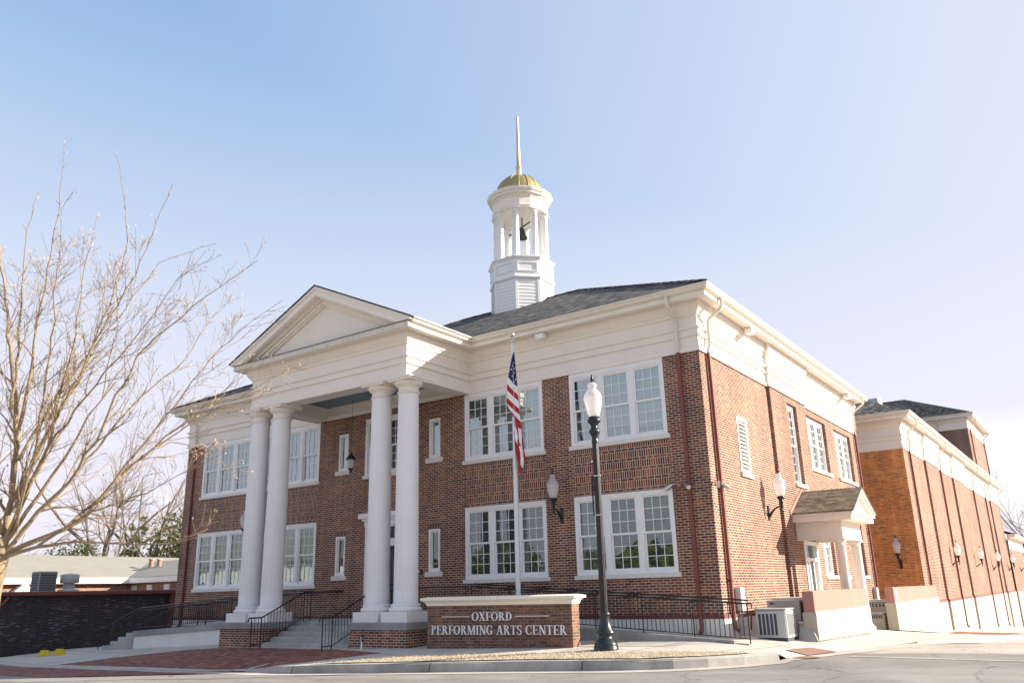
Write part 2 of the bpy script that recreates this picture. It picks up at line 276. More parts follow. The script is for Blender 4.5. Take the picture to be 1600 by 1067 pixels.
M['walk'] = concrete('walk_concrete', (.56, .51, .44), joints=(17, 1.55, 3.1), dark=.22, jcol=(.26, .13, .07), jw=.022)
M['kerb'] = concrete('kerb_concrete', (.46, .44, .40), joints=(15, 3.0, 400), dark=.5, jcol=(.08, .07, .06), jw=.012)
M['asphalt'] = concrete('asphalt', (.29, .27, .245), dark=.28, cracks=2.6)
M['pan'] = concrete('road_concrete', (.50, .45, .40), joints=(17, 4.2, 300), dark=.25, jcol=(.2, .17, .14), jw=.012)
M['sidestreet'] = concrete('side_road_surface', (.47, .42, .37), dark=.25, cracks=3.4)
M['paint_line'] = concrete('worn_road_paint', (.62, .60, .56), dark=.4)
M['ground'] = concrete('bare_ground', (.32, .28, .19), dark=.4)
M['soil'] = concrete('dry_soil', (.52, .45, .34), dark=.3)
M['rust'] = concrete('brick_red_pad', (.42, .31, .26), joints=(17, .06, .06), dark=.3, jcol=(.2, .09, .06), jw=.012)
M['coping'] = basic('limestone_coping', (.90, .82, .70), .8, .12, 3, bump=.2, streak=.12, dirt=(.45, .36, .25))
M['letter'] = basic('white_letter', (.80, .79, .80), .35, .04, 6)
M['gold'] = basic('gold_leaf', (.43, .335, .15), .48, .18, 3, metal=.65)
M['gold_pole'] = basic('gold_spire', (.62, .53, .32), .42, .1, 3, metal=.55)
M['tower_white'] = basic('cupola_white', (.80, .81, .80), .5, .05, 3)
M['bronze'] = basic('bell_bronze', (.05, .055, .06), .4, .2, 6, metal=.4)
M['lantern'] = basic('lantern_bronze', (.035, .022, .018), .4, .2, 6, metal=.3)
M['flag_red'] = basic('flag_red', (.42, .016, .022), .75, .15, 8)
M['flag_white'] = basic('flag_white', (.80, .78, .78), .75, .08, 8)
M['flag_blue'] = basic('flag_blue', (.018, .030, .13), .75, .15, 8)
M['pole'] = basic('flagpole_aluminium', (.66, .70, .72), .35, .06, 4, metal=.35)
M['steel'] = basic('brushed_steel', (.62, .58, .54), .22, .1, 6, metal=.9)
M['ac'] = basic('ac_case', (.36, .35, .32), .5, .1, 3)
M['ac_light'] = basic('ac_light_case', (.44, .45, .44), .5, .1, 3)
M['ac_dark'] = basic('ac_fin', (.05, .06, .075), .6, .2, 10)
M['pink'] = basic('pink_stucco', (.36, .185, .145), .85, .12, 2.5, bump=.25, bscale=90, streak=.3, dirt=(.50, .33, .27))
M['offwhite'] = basic('offwhite_stucco', (.40, .365, .30), .85, .14, 2, bump=.3, bscale=90, streak=.35, dirt=(.25, .235, .17))
M['grey_box'] = basic('grey_box', (.62, .61, .60), .5, .08, 4)
M['yellow'] = basic('yellow_paint', (.62, .42, .02), .6, .15, 4)
M['bark'] = basic('pale_bark', (.27, .20, .125), .9, .6, 7, bump=.8, bscale=30)
M['bark_grey'] = basic('grey_bark', (.215, .18, .15), .95, .3, 5, bump=.4, bscale=20)
M['bud'] = basic('pale_bud', (.50, .38, .28), .8, .15, 20)
M['leaf_dark'] = leaf_mat('dark_leaf', (.018, .035, .015), (.075, .095, .03))
M['leaf_mid'] = leaf_mat('mid_leaf', (.05, .07, .02), (.26, .26, .09))
M['leaf_blue'] = leaf_mat('blue_leaf', (.03, .045, .04), (.10, .13, .11))
M['straw'] = leaf_mat('straw_blade', (.50, .42, .30), (.72, .63, .48), .9)
M['car_blue'] = basic('blue_car_paint', (.02, .05, .22), .25, .1, 2)
M['tar'] = basic('tar_roof', (.25, .25, .25), .9, .2, 2)
M['lead'] = basic('lead_flashing', (.16, .16, .155), .8, .5, 6, streak=.5, dirt=(.5, .47, .4))
# ------------------------------------------------------------------ mesh helpers
class MB:
    """collects faces, build() links them as ONE mesh object with metre UVs"""
    def __init__(s): s.v = []; s.f = []; s.mi = []; s.sm = []; s.cur = 0
    def add(s, vs, fs, smooth=False):
        o = len(s.v); s.v += [tuple(p) for p in vs]
        for f in fs: s.f.append(tuple(i+o for i in f)); s.mi.append(s.cur); s.sm.append(smooth)
        return s
    def box(s, x0, x1, y0, y1, z0, z1):
        x0, x1 = min(x0, x1), max(x0, x1); y0, y1 = min(y0, y1), max(y0, y1); z0, z1 = min(z0, z1), max(z0, z1)
        return s.add([(x0,y0,z0),(x1,y0,z0),(x1,y1,z0),(x0,y1,z0),(x0,y0,z1),(x1,y0,z1),(x1,y1,z1),(x0,y1,z1)],
                     [(0,3,2,1),(4,5,6,7),(0,1,5,4),(1,2,6,5),(2,3,7,6),(3,0,4,7)])
    def hexa(s, b, t):  # bottom and top loops, both counterclockwise seen from above
        n = len(b)
        return s.add(list(b)+list(t), [tuple(reversed(range(n))), tuple(range(n, 2*n))]+[(i,(i+1)%n,n+(i+1)%n,n+i) for i in range(n)])
    def bbox(s, x0, x1, y0, y1, z0, z1, c=.02):  # box with chamfered vertical and top edges
        b = [(x0+c,y0),(x1-c,y0),(x1,y0+c),(x1,y1-c),(x1-c,y1),(x0+c,y1),(x0,y1-c),(x0,y0+c)]
        mx, my = (x0+x1)/2, (y0+y1)/2
        t = [(x+(c if x < mx else -c), y+(c if y < my else -c)) for x, y in b]
        n = 8; v = [(x,y,z0) for x,y in b]+[(x,y,z1-c) for x,y in b]+[(x,y,z1) for x,y in t]
        return s.add(v, [tuple(reversed(range(n))), tuple(range(2*n,3*n))]+[(k*n+i,k*n+(i+1)%n,(k+1)*n+(i+1)%n,(k+1)*n+i) for k in (0,1) for i in range(n)])
    def quad(s, a, b, c, d): return s.add([a,b,c,d], [(0,1,2,3)])
    def poly(s, pts): return s.add(pts, [tuple(range(len(pts)))])
    def prism(s, pts, f0, f1):  # 2-D outline, f0/f1 map (a, b) to the two faces
        n = len(pts); v = [f0(*p) for p in pts]+[f1(*p) for p in pts]
        return s.add(v, [tuple(range(n)), tuple(reversed(range(n, 2*n)))]+[(i,n+i,n+(i+1)%n,(i+1)%n) for i in range(n)])
    def lathe(s, prof, c=(0,0,0), n=24, smooth=True, ang=0, cap=True):
        v = []; f = []
        for r, z in prof:
            for k in range(n):
                a = ang+2*math.pi*k/n; v.append((c[0]+r*math.cos(a), c[1]+r*math.sin(a), c[2]+z))
        for j in range(len(prof)-1):
            for k in range(n): k2 = (k+1) % n; f.append((j*n+k, j*n+k2, (j+1)*n+k2, (j+1)*n+k))
        s.add(v, f, smooth)
        if cap:
            for j, rev in ((0, True), (len(prof)-1, False)):
                if prof[j][0] > 1e-4:
                    ring = [v[j*n+k] for k in range(n)]; s.add(ring, [tuple(reversed(range(n))) if rev else tuple(range(n))])
        return s
    def tube(s, pts, r, n=8, smooth=True, cap=True, square=False):
        pts = [Vector(p) for p in pts]; rs = r if isinstance(r, (list, tuple)) else [r]*len(pts)
        if square: n = 4
        v = []; f = []; up = None
        for i, p in enumerate(pts):
            d = (pts[min(i+1,len(pts)-1)]-pts[max(i-1,0)])
            if d.length < 1e-9: d = Vector((0,0,1))
            d.normalize()
            if up is None:
                up = Vector((0,0,1)) if abs(d.z) < .9 else Vector((1,0,0))
                if square and abs(d.z) >= .9: up = Vector((1,1,0)).normalized()
                if square and abs(d.z) < .9: up = (Vector((0,0,1))+d.cross(Vector((0,0,1))).normalized()).normalized()
            a = up-d*up.dot(d)
            if a.length < 1e-6: a = d.orthogonal()
            a.normalize(); b = d.cross(a); up = a
            for k in range(n):
                t = 2*math.pi*k/n; v.append(p+(a*math.cos(t)+b*math.sin(t))*rs[i])
        for j in range(len(pts)-1):
            for k in range(n): k2 = (k+1)%n; f.append((j*n+k,j*n+k2,(j+1)*n+k2,(j+1)*n+k))
        s.add(v, f, smooth and not square)
        if cap: s.add(v[:n], [tuple(reversed(range(n)))]); s.add(v[-n:], [tuple(range(n))])
        return s
    def sweep(s, prof, path, closed_prof=False, caps=True):
        """profile (offset outward, z) along a level path of (x, y); outward is to the right of the direction of travel"""
        P = [Vector(p).to_2d() for p in path]; n = len(P); m = len(prof); v = []
        for i in range(n):
            ns = []
            if i > 0: d = (P[i]-P[i-1]).normalized(); ns.append(Vector((d.y,-d.x)))
            if i < n-1: d = (P[i+1]-P[i]).normalized(); ns.append(Vector((d.y,-d.x)))
            if len(ns) == 2:
                b = ns[0]+ns[1]; b = b/(1+ns[0].dot(ns[1])) if 1+ns[0].dot(ns[1]) > 1e-6 else ns[0]
            else: b = ns[0]
            for o, z in prof: v.append((P[i].x+b.x*o, P[i].y+b.y*o, z))
        f = []
        for i in range(n-1):
            for j in range(m if closed_prof else m-1):
                k = (j+1)%m; f.append((i*m+j,(i+1)*m+j,(i+1)*m+k,i*m+k))
        s.add(v, f)
        if caps: s.add(v[:m], [tuple(range(m))]); s.add(v[-m:], [tuple(reversed(range(m)))])
        return s
    def build(s, name, mats, parent=None, bevel=0):
        me = bpy.data.meshes.new(name); org = world_loc(parent) if parent else Vector((0,0,0))
        me.from_pydata(s.v, [], s.f); me.validate(verbose=False) if False else None
        bm = bmesh.new(); bm.from_mesh(me); bm.faces.ensure_lookup_table()
        for i, fc in enumerate(bm.faces): fc.material_index = s.mi[i]; fc.smooth = s.sm[i]
        bmesh.ops.remove_doubles(bm, verts=bm.verts, dist=1e-5) if s.weld else None
        bmesh.ops.recalc_face_normals(bm, faces=bm.faces) if s.recalc else None
        uv = bm.loops.layers.uv.new('UVMap')
        for fc in bm.faces:
            nn = fc.normal; ax, ay, az = abs(nn.x), abs(nn.y), abs(nn.z)
            for l in fc.loops:
                p = l.vert.co
                if az > .95: l[uv].uv = (p.x, p.y)
                elif ax > ay: l[uv].uv = (p.y, p.z/math.sqrt(max(.05, 1-az*az)))
                else: l[uv].uv = (p.x, p.z/math.sqrt(max(.05, 1-az*az)))
        bm.to_mesh(me); bm.free()
        if org.length: me.transform(Matrix.Translation(-org))
        for mt in (mats if isinstance(mats, (list, tuple)) else [mats]): me.materials.append(mt)
        o = bpy.data.objects.new(name, me); COL.objects.link(o)
        if parent: o.parent = parent
        if bevel:
            md = o.modifiers.new('bevel', 'BEVEL'); md.width = bevel; md.segments = 2; md.limit_method = 'ANGLE'
        return o
    weld = False; recalc = True
def world_loc(o):
    v = Vector((0,0,0))
    while o: v += o.location; o = o.parent
    return v
def tag(o, label, cat, group=None, kind='thing'):
    o['label'] = label; o['category'] = cat; o['kind'] = kind
    if group: o['group'] = group
    return o
def thing(name, label, cat, loc=(0,0,0), group=None):
    o = bpy.data.objects.new(name, None); COL.objects.link(o); o.location = loc; o.empty_display_size = .2
    return tag(o, label, cat, group)
def structure(o, label=None):
    o['kind'] = 'structure'
    if label: o['label'] = label
    return o
def dup(o, loc=None, rot=None, parent=None, label=None):
    c = o.copy(); COL.objects.link(c); c.parent = parent
    if loc is not None: c.location = loc
    if rot is not None: c.rotation_euler = (0,0,rot)
    if label: c['label'] = label
    for ch in list(o.children): dup(ch, None, None, c)
    return c
# ------------------------------------------------------------------ lie of the land
CURB=[(-60,-3,-2.2,0),(-30,-5.5,-1.40,0),(-22.2,-6.1,-1.15,0),(-18.7,-6.8,-1.12,0),(-11.2,-6.9,-1.03,0),(-9.3,-6.75,-.98,0.02),(-8.3,-6.55,-.88,.14),(-7.25,-6.27,-.84,.17),(-2.8,-5.0,-.75,.18),(-.08,-4.41,-.70,.18),(.93,-3.6,-.705,.17),(1.5,-2.9,-.70,.16),(1.92,-2.1,-.69,.15),(2.02,-1.85,-.80,0),(2.9,1,-.78,0),(3.45,4.0,-.82,0),(3.7,4.7,-.79,.07),(4.4,8,-.92,.11),(4.9,12,-1.06,.12),(5.1,20,-1.45,.12),(5.1,60,-3.2,.12),(5.1,110,-5.3,.12)]
def smooth_curb():
    out = []
    for a, b in zip(CURB, CURB[1:]):
        n = max(1, int(math.hypot(b[0]-a[0], b[1]-a[1])/.6))
        n = min(n, 14)
        for k in range(n): t = k/n; out.append(tuple(a[i]+(b[i]-a[i])*t for i in range(4)))
    out.append(CURB[-1])
    for _ in range(2):
        o2 = list(out)
        for i in range(1, len(out)-1):
            if abs(out[i][3]-out[i-1][3]) < .1 and abs(out[i][3]-out[i+1][3]) < .1:
                o2[i] = tuple((out[i-1][j]+2*out[i][j]+out[i+1][j])/4 for j in range(4))
        out = o2
    return out
def pw(x, t):
    if x <= t[0][0]: return t[0][1]
    for (a,b),(c,d) in zip(t, t[1:]):
        if x <= c: return b+(d-b)*(x-a)/(c-a)
    return t[-1][1]
def G(x, y):
    z = -.47+pw(x, [(-70,-2.1),(-30,-.8),(-14,-.11),(0,0),(2.5,-.15),(6,-.25)])
    if y < 0: z += .05*max(y,-8)
    else: z += pw(y, [(0,0),(10,-.26),(19,-.81),(25,-1.0),(55,-2.25),(110,-4.6)])*min(1,max(.25,(x+25)/20))
    return z
CP = smooth_curb()
def S(x, y):
    best = None
    for a, b in zip(CP, CP[1:]):
        dx, dy = b[0]-a[0], b[1]-a[1]; q = dx*dx+dy*dy
        t = max(0, min(1, ((x-a[0])*dx+(y-a[1])*dy)/q)) if q else 0
        px, py = a[0]+t*dx, a[1]+t*dy; d = (x-px)**2+(y-py)**2
        if best is None or d < best[0]: best = (d, px, py, a[2]+t*(b[2]-a[2]))
    w = max(0, 1-math.sqrt(best[0])/3)**2
    return G(x, y)+(best[3]-G(best[1], best[2]))*w
def inside(p, poly):
    c = False; x, y = p; n = len(poly)
    for i in range(n):
        (x1,y1),(x2,y2) = poly[i], poly[(i+1)%n]
        if (y1 > y) != (y2 > y) and x < (x2-x1)*(y-y1)/(y2-y1)+x1: c = not c
    return c
def drape(poly, h, step=.5, zf=S):
    """a sheet over a plan outline, following the ground h metres above it"""
    poly = [Vector(p) for p in poly]; pts = []
    for a, b in zip(poly, poly[1:]+poly[:1]):
        n = max(1, int((b-a).length/step))
        for k in range(n): pts.append(a+(b-a)*(k/n))
    nb = len(pts); edges = [(i,(i+1)%nb) for i in range(nb)]
    xs = [p.x for p in pts]; ys = [p.y for p in pts]; raw = [tuple(p) for p in pts]
    x = min(xs)+step/2
    while x < max(xs):
        y = min(ys)+step/2
        while y < max(ys):
            if inside((x,y), raw): pts.append(Vector((x,y)))
            y += step
        x += step
    v, e, f, *_ = delaunay_2d_cdt(pts, edges, [], 2, 1e-5)
    mb = MB(); mb.add([(p.x,p.y,zf(p.x,p.y)+h) for p in v], [tuple(q) for q in f])
    return mb
# ------------------------------------------------------------------ ground, road, pavement
def terrain(x, y):
    z = G(max(-120,min(x,40)), max(-8,min(y,110)))-.55
    if x < -24: z -= .25
    return z
def make_ground():
    xs = [-900,-500,-250,-120,-80,-60,-50,-42,-36,-30,-26,-20,-12,-4,0,4,8,14,22,40,80,160,400,900]
    ys = [-900,-400,-200,-100,-60,-40,-30,-20,-12,-8,-4,0,5,10,19,25,40,55,80,110,160,300,600,900]
    mb = MB(); v = [(x,y,terrain(x,y)) for y in ys for x in xs]; n = len(xs)
    mb.add(v, [(j*n+i,j*n+i+1,(j+1)*n+i+1,(j+1)*n+i) for j in range(len(ys)-1) for i in range(n-1)], True)
    structure(mb.build('ground', M['ground']))
    # road: fans out from the kerb foot
    mb = MB(); offs = [-.45,0,.5,1.2,2.5,5,9,15,25,45]; v = []
    for i, (x,y,z,h) in enumerate(CP):
        a = CP[max(0,i-1)]; b = CP[min(len(CP)-1,i+1)]; d = Vector((b[0]-a[0], b[1]-a[1])).normalized()
        ox = Vector((-6,12)); q = Vector((x,y))-ox
        if x > 2.6 and y > 0: q = Vector((1,-.25)) if y > 3 else Vector((1,-.5))
        if x < -18: q = Vector((-.1,-1))
        nn = q.normalized()
        if i == 0: prev = nn
        for o in offs: v.append((x+nn.x*o, y+nn.y*o, z-h-.012+.018*min(max(o,0),5)-(.004 if o < 0 else 0)))
    n = len(offs)
    mb.add(v, [(i*n+j,i*n+j+1,(i+1)*n+j+1,(i+1)*n+j) for i in range(len(CP)-1) for j in range(n-1)], True)
    structure(mb.build('road', M['asphalt']))
    def roadz(x, y):
        best = min(CP, key=lambda c: (c[0]-x)**2+(c[1]-y)**2)
        d = math.hypot(best[0]-x, best[1]-y)
        return d, best
    # gutter pan of pale concrete along the kerb, and the pale side street
    mb = MB(); v = []
    idx = [i for i, c in enumerate(CP) if c[0] > -30 and c[1] < 62]
    for i in idx:
        x,y,z,h = CP[i]
        q = Vector((x,y))-Vector((-6,12))
        if x > 2.6 and y > 0: q = Vector((1,-.25)) if y > 3 else Vector((1,-.5))
        if x < -18: q = Vector((-.1,-1))
        q.normalize()
        for o in (-.2,0,.3,.62): v.append((x+q.x*o, y+q.y*o, z-h-.004+.018*max(o,0)))
    mb.add(v, [(i*4+j,i*4+j+1,(i+1)*4+j+1,(i+1)*4+j) for i in range(len(idx)-1) for j in range(3)], True)
    structure(mb.build('gutter_pan', M['pan']))
    # pale concrete carriageway of the side street
    mb = MB(); v = []; idx = [i for i, c in enumerate(CP) if c[0] > 1.9 and c[1] > -2.2]
    rows_ = [(1.55,-3.5,-.70,.17),(1.75,-2.9,-.70,.16)]+[CP[i] for i in idx]
    for x,y,z,h in rows_:
        q = Vector((1,.04)) if y < 3 else Vector((1,-.02*(y-3)))
        q.normalize()
        for o in (.56,1.5,3,5,8): v.append((x+q.x*o, y+q.y*o, z-h-.009+.018*min(o,5)))
    mb.add(v, [(i*5+j,i*5+j+1,(i+1)*5+j+1,(i+1)*5+j) for i in range(len(rows_)-1) for j in range(4)], True)
    structure(mb.build('side_street', M['sidestreet']))
    # worn white lines: stop bar on the side street, edge line in the front road
    def strip(pts, w, name, zf):
        mb = MB(); v = []
        for i, p in enumerate(pts):
            a = Vector(pts[max(0,i-1)]); b = Vector(pts[min(len(pts)-1,i+1)]); d = (b-a).normalized(); nn = Vector((d.y,-d.x))
            for sgn in (-1,1): q = Vector(p)+nn*(w/2*sgn); v.append((q.x,q.y,zf(q.x,q.y)))
        mb.add(v, [(i*2,i*2+1,i*2+3,i*2+2) for i in range(len(pts)-1)])
        return structure(mb.build(name, M['paint_line']))
    def rz(x, y):
        d, b = roadz(x, y); return b[2]-b[3]+.018*min(d,5)
    strip([(4.1+.25*k, 3.4+.02*k) for k in range(9)], .18, 'road_line', lambda x,y: rz(x,y)+.012)
    strip([(3.2+.3*k, -1.4-.1*k) for k in range(14)], .10, 'road_line', lambda x,y: rz(x,y)+.012)
    strip([(-20-.5*k, -7.6+.03*k) for k in range(12)], .14, 'road_line', lambda x,y: rz(x,y)+.012)
    # pavement
    edge = [(c[0],c[1]) for c in CP if c[0] > -30.5 or c[1] > 0]
    poly = edge+[(-6,110),(-6,30),(-1.5,21.2),(-1.5,.6),(-23.5,.6),(-23.5,4),(-30.2,4)]
    structure(drape(poly, 0, .8).build('pavement', M['walk']))
    # brick paving before the steps, brick crossing, brick strip by the wing
    structure(drape([(-13.2,-3.42),(-9.35,-3.62),(-7.4,-4.1),(-8.1,-5.6),(-8.9,-6.5),(-10.6,-6.72),(-18.2,-6.62),(-17.75,-5.1),(-16.4,-3.5),(-15.3,-3.38)], .006, .5).build('brick_paving', M['paver']))
    structure(drape([(-9.6,-7.5),(-20,-7.5),(-20.5,-9.6),(-13,-9.6)], .010, .5, lambda x,y: rz(x,y)).build('brick_crossing', M['paver']))
    structure(drape([(1.9,19.3),(3.3,19.0),(4.6,21.8),(3.9,24.5),(1.7,23.2)], .006, .6).build('brick_strip', M['paver']))
    structure(drape([(1.72,-.95),(2.25,-1.15),(2.6,-.1),(2.02,-.15)], .012, .3).build('tactile_pad', M['rust']))
    structure(drape([(2.1,-1.75),(2.5,-2.0),(2.75,-1.7),(2.3,-1.45)], .02, .3).build('drain_cover', M['rust']))
    # kerb stones
    runs = []; cur = []
    for c in CP:
        if c[3] > .015: cur.append(c)
        elif cur: runs.append(cur); cur = []
    if cur: runs.append(cur)
    for run in runs:
        mb = MB(); v = []; m = 6; rnd = random.Random(4)
        for i, (x,y,z,h) in enumerate(run):
            a = run[max(0,i-1)]; b = run[min(len(run)-1,i+1)]; d = Vector((b[0]-a[0], b[1]-a[1])).normalized(); nn = Vector((d.y,-d.x)); j = rnd.uniform(-.006,.006)
            for o, zz in ((-.16,-.3),(-.16,.008),(-.02,.010),(.02,-.02),(.05,-h-.02),(.05,-h-.3)): v.append((x+nn.x*(o+j), y+nn.y*(o+j), z+zz+j*.5))
        mb.add(v, [(i*m+k,(i+1)*m+k,(i+1)*m+k+1,i*m+k+1) for i in range(len(run)-1) for k in range(m-1)])
        mb.add(v[:m], [tuple(range(m))]); mb.add(v[-m:], [tuple(reversed(range(m)))])
        structure(mb.build('kerb', M['kerb']))
    # dry planting strip behind the kerb with a stubble of dead grass
    strip_poly = [(-7.7,-6.2),(-7.2,-6.02),(-2.8,-4.78),(-.15,-4.2),(.75,-3.45),(1.3,-2.75),(1.62,-2.2),(.9,-2.7),(-.1,-3.2),(-2.0,-3.6),(-5.8,-4.62)]
    structure(drape(strip_poly, .02, .35).build('soil_bed', M['soil']))
    mb = MB(); rnd = random.Random(9)
    while len(mb.f) < 6000:
        x = rnd.uniform(-7.8,1.7); y = rnd.uniform(-6.3,-2.1)
        if not inside((x,y), strip_poly): continue
        z = S(x,y)+.018; a = rnd.uniform(0,6.28); h = rnd.uniform(.015,.05); w = .008; lx, ly = rnd.uniform(-.05,.05), rnd.uniform(-.05,.05)
        dx, dy = math.cos(a)*w, math.sin(a)*w
        mb.add([(x-dx,y-dy,z),(x+dx,y+dy,z),(x+lx,y+ly,z+h)], [(0,1,2)])
    o = mb.build('dry_grass', M['straw']); o['kind'] = 'stuff'; o['label'] = 'short straw coloured dead grass in the strip behind the kerb'; o['category'] = 'grass'
    # pavement on the photographer's side of the street
    structure(drape([(-30,-13),(-6,-13.9),(0,-15.0),(9,-17.4),(30,-22),(30,-34),(-30,-34)], 0, 3, lambda x,y: -.80).build('near_pavement', M['walk']))
make_ground()
# ------------------------------------------------------------------ building tools
XC = -11.3; XL = -22.7; YB = 16.8
FR = lambda u, d, z: (u, -d, z)            # front wall: along X, outward is -Y
SD = lambda u, d, z: (d, u, z)             # east wall: along Y, outward is +X
def shift(fn, dd, uu=0, zz=0): return lambda u, d, z: fn(u+uu, d+dd, z+zz)
def bx(mb, fn, u0, u1, d0, d1, z0, z1):
    a = fn(u0, d0, z0); b = fn(u1, d1, z1); mb.box(a[0], b[0], a[1], b[1], a[2], b[2])
def wall_mesh(fn, u0, u1, z0, z1, holes, depth=.16):
    """brick skin with real openings and their reveals"""
    us = sorted({u0,u1}|{h[0] for h in holes}|{h[1] for h in holes}); zs = sorted({z0,z1}|{h[2] for h in holes}|{h[3] for h in holes})
    us = [u for u in us if u0 <= u <= u1]; zs = [z for z in zs if z0 <= z <= z1]
    mb = MB()
    for a, b in zip(us, us[1:]):
        for c, d in zip(zs, zs[1:]):
            um, zm = (a+b)/2, (c+d)/2
            if any(h[0] < um < h[1] and h[2] < zm < h[3] for h in holes): continue
            mb.quad(fn(a,0,c), fn(b,0,c), fn(b,0,d), fn(a,0,d))
    for h in holes:
        a, b, c, d = h
        mb.quad(fn(a,0,c), fn(a,-depth,c), fn(a,-depth,d), fn(a,0,d)); mb.quad(fn(b,0,c), fn(b,-depth,c), fn(b,-depth,d), fn(b,0,d))
        mb.quad(fn(a,0,c), fn(b,0,c), fn(b,-depth,c), fn(a,-depth,c)); mb.quad(fn(a,0,d), fn(b,0,d), fn(b,-depth,d), fn(a,-depth,d))
    return mb
def window(parent, fn, u0, u1, z0, z1, n, rows=3, cols=3, blind='blind', tilt=.6, drop=(1,), sill=True, rnd=None, glass='glass', casing=.10, mull=.17, head=.12, rec=0):
    """double-hung sashes side by side: casing, sashes with glazing bars, panes, blinds, sill and a dim room behind"""
    fn0 = fn; fn = shift(fn0, -rec) if rec else fn0
    f = MB()
    bx(f, fn, u0, u0+casing, -.15, .022, z0, z1); bx(f, fn, u1-casing, u1, -.15, .022, z0, z1)
    bx(f, fn, u0+casing, u1-casing, -.15, .020, z1-head, z1); bx(f, fn, u0+casing, u1-casing, -.15, .018, z0, z0+.07)
    bx(f, fn, u0+.002, u1-.002, .0221, .040, z1-.045, z1-.002)
    w = (u1-u0-2*casing-(n-1)*mull)/n; bays = []
    for k in range(n):
        a = u0+casing+k*(w+mull); bays.append((a, a+w))
        if k: bx(f, fn, a-mull, a, -.15, .004, z0+.07, z1-head); bx(f, fn, a-mull+.05, a-.05, .004, .016, z0+.07, z1-head)
    win = f.build('window', M['white'], parent)
    zb, zt = z0+.07, z1-head; zm = (zb+zt)/2
    s = MB(); g = MB(); g.recalc = False; bl = MB()
    for k, (a, b) in enumerate(bays):
        for lo, hi, d0 in ((zm-.02, zt, -.055), (zb, zm+.02, -.098)):
            st = .048; rl = .05 if lo > zb else .075; rt = .05 if hi < zt else .045
            bx(s, fn, a, a+st, d0, d0+.038, lo, hi); bx(s, fn, b-st, b, d0, d0+.038, lo, hi)
            bx(s, fn, a+st, b-st, d0, d0+.036, lo, lo+rl); bx(s, fn, a+st, b-st, d0, d0+.036, hi-rt, hi)
            ga, gb, gl, gh = a+st, b-st, lo+rl, hi-rt
            for c in range(1, cols): u = ga+(gb-ga)*c/cols; bx(s, fn, u-.009, u+.009, d0+.006, d0+.030, gl, gh)
            for r in range(1, rows): z = gl+(gh-gl)*r/rows; bx(s, fn, ga, gb, d0+.007, d0+.029, z-.009, z+.009)
            g.quad(fn(ga,d0+.016,gl), fn(gb,d0+.016,gl), fn(gb,d0+.016,gh), fn(ga,d0+.016,gh))
        dr = drop[k % len(drop)]
        if dr > 0:
            z = zt-.01; zend = zt-(zt-zb)*dr; sp = .046; t = tilt[k % len(tilt)] if isinstance(tilt, (list, tuple)) else tilt
            while z > zend+.02:
                bl.quad(fn(a+.02,-.118,z), fn(b-.02,-.118,z), fn(b-.02,-.118-.045*(1-t)-.004,z-sp*t*1.02-.002), fn(a+.02,-.118-.045*(1-t)-.004,z-sp*t*1.02-.002)); z -= sp
            if dr < .97: bx(bl, fn, a+.02, b-.02, -.15, -.118, zend-.02, zend)
    s.build('sash', M['white'], win); g.build('pane', M[glass], win)
    if bl.f: bl.build('blind', M[blind], win)
    r = MB(); D = -1.6
    for q in ([(u0,-.2,z0),(u0,D,z0),(u0,D,z1),(u0,-.2,z1)], [(u1,-.2,z0),(u1,D,z0),(u1,D,z1),(u1,-.2,z1)], [(u0,D,z0),(u1,D,z0),(u1,D,z1),(u0,D,z1)], [(u0,-.2,z0),(u1,-.2,z0),(u1,D,z0),(u0,D,z0)], [(u0,-.2,z1),(u1,-.2,z1),(u1,D,z1),(u0,D,z1)]):
        r.quad(*[fn(*p) for p in q])
    r.build('interior', M['interior'], win)
    if sill:
        q = MB(); bx(q, fn0, u0-.07, u1+.07, -.1-rec, .065, z0-.115, z0-.001); q.build('sill', M['sill'], win, .006)
    return win
def slit_window(parent, fn, u0, u1, z0, z1, glass='glass', dark=True):
    f = MB(); c = .075
    for a, b, lo, hi in ((u0,u0+c,z0,z1),(u1-c,u1,z0,z1),(u0+c,u1-c,z0,z0+c),(u0+c,u1-c,z1-c,z1)): bx(f, fn, a, b, -.16, -.01, lo, hi)
    win = f.build('window', M['white'], parent)
    s = MB()
    for a, b, lo, hi in ((u0+c,u0+c+.04,z0+c,z1-c),(u1-c-.04,u1-c,z0+c,z1-c),(u0+c+.04,u1-c-.04,z0+c,z0+c+.04),(u0+c+.04,u1-c-.04,z1-c-.04,z1-c)): bx(s, fn, a, b, -.13, -.07, lo, hi)
    s.build('sash', M['white'], win)
    g = MB(); g.recalc = False; a, b, lo, hi = u0+c+.04, u1-c-.04, z0+c+.04, z1-c-.04; g.quad(fn(a,-.10,lo), fn(b,-.10,lo), fn(b,-.10,hi), fn(a,-.10,hi)); g.build('pane', M[glass], win)
    r = MB(); r.quad(fn(u0,-.5,z0), fn(u1,-.5,z0), fn(u1,-.5,z1), fn(u0,-.5,z1))
    for u in (u0, u1): r.quad(fn(u,-.165,z0), fn(u,-.5,z0), fn(u,-.5,z1), fn(u,-.165,z1))
    for z in (z0, z1): r.quad(fn(u0,-.165,z), fn(u0,-.5,z), fn(u1,-.5,z), fn(u1,-.165,z))
    r.build('interior', M['interior'], win)
    q = MB(); bx(q, fn, u0-.11, u1+.11, -.05, .05, z0-.15, z0-.001); q.build('sill', M['sill'], win, .006)
    l = MB(); bx(l, fn, u0-.02, u1+.02, -.01, .004, z1+.002, z1+.205); l.build('lintel', M['soldier'], win)
    return win
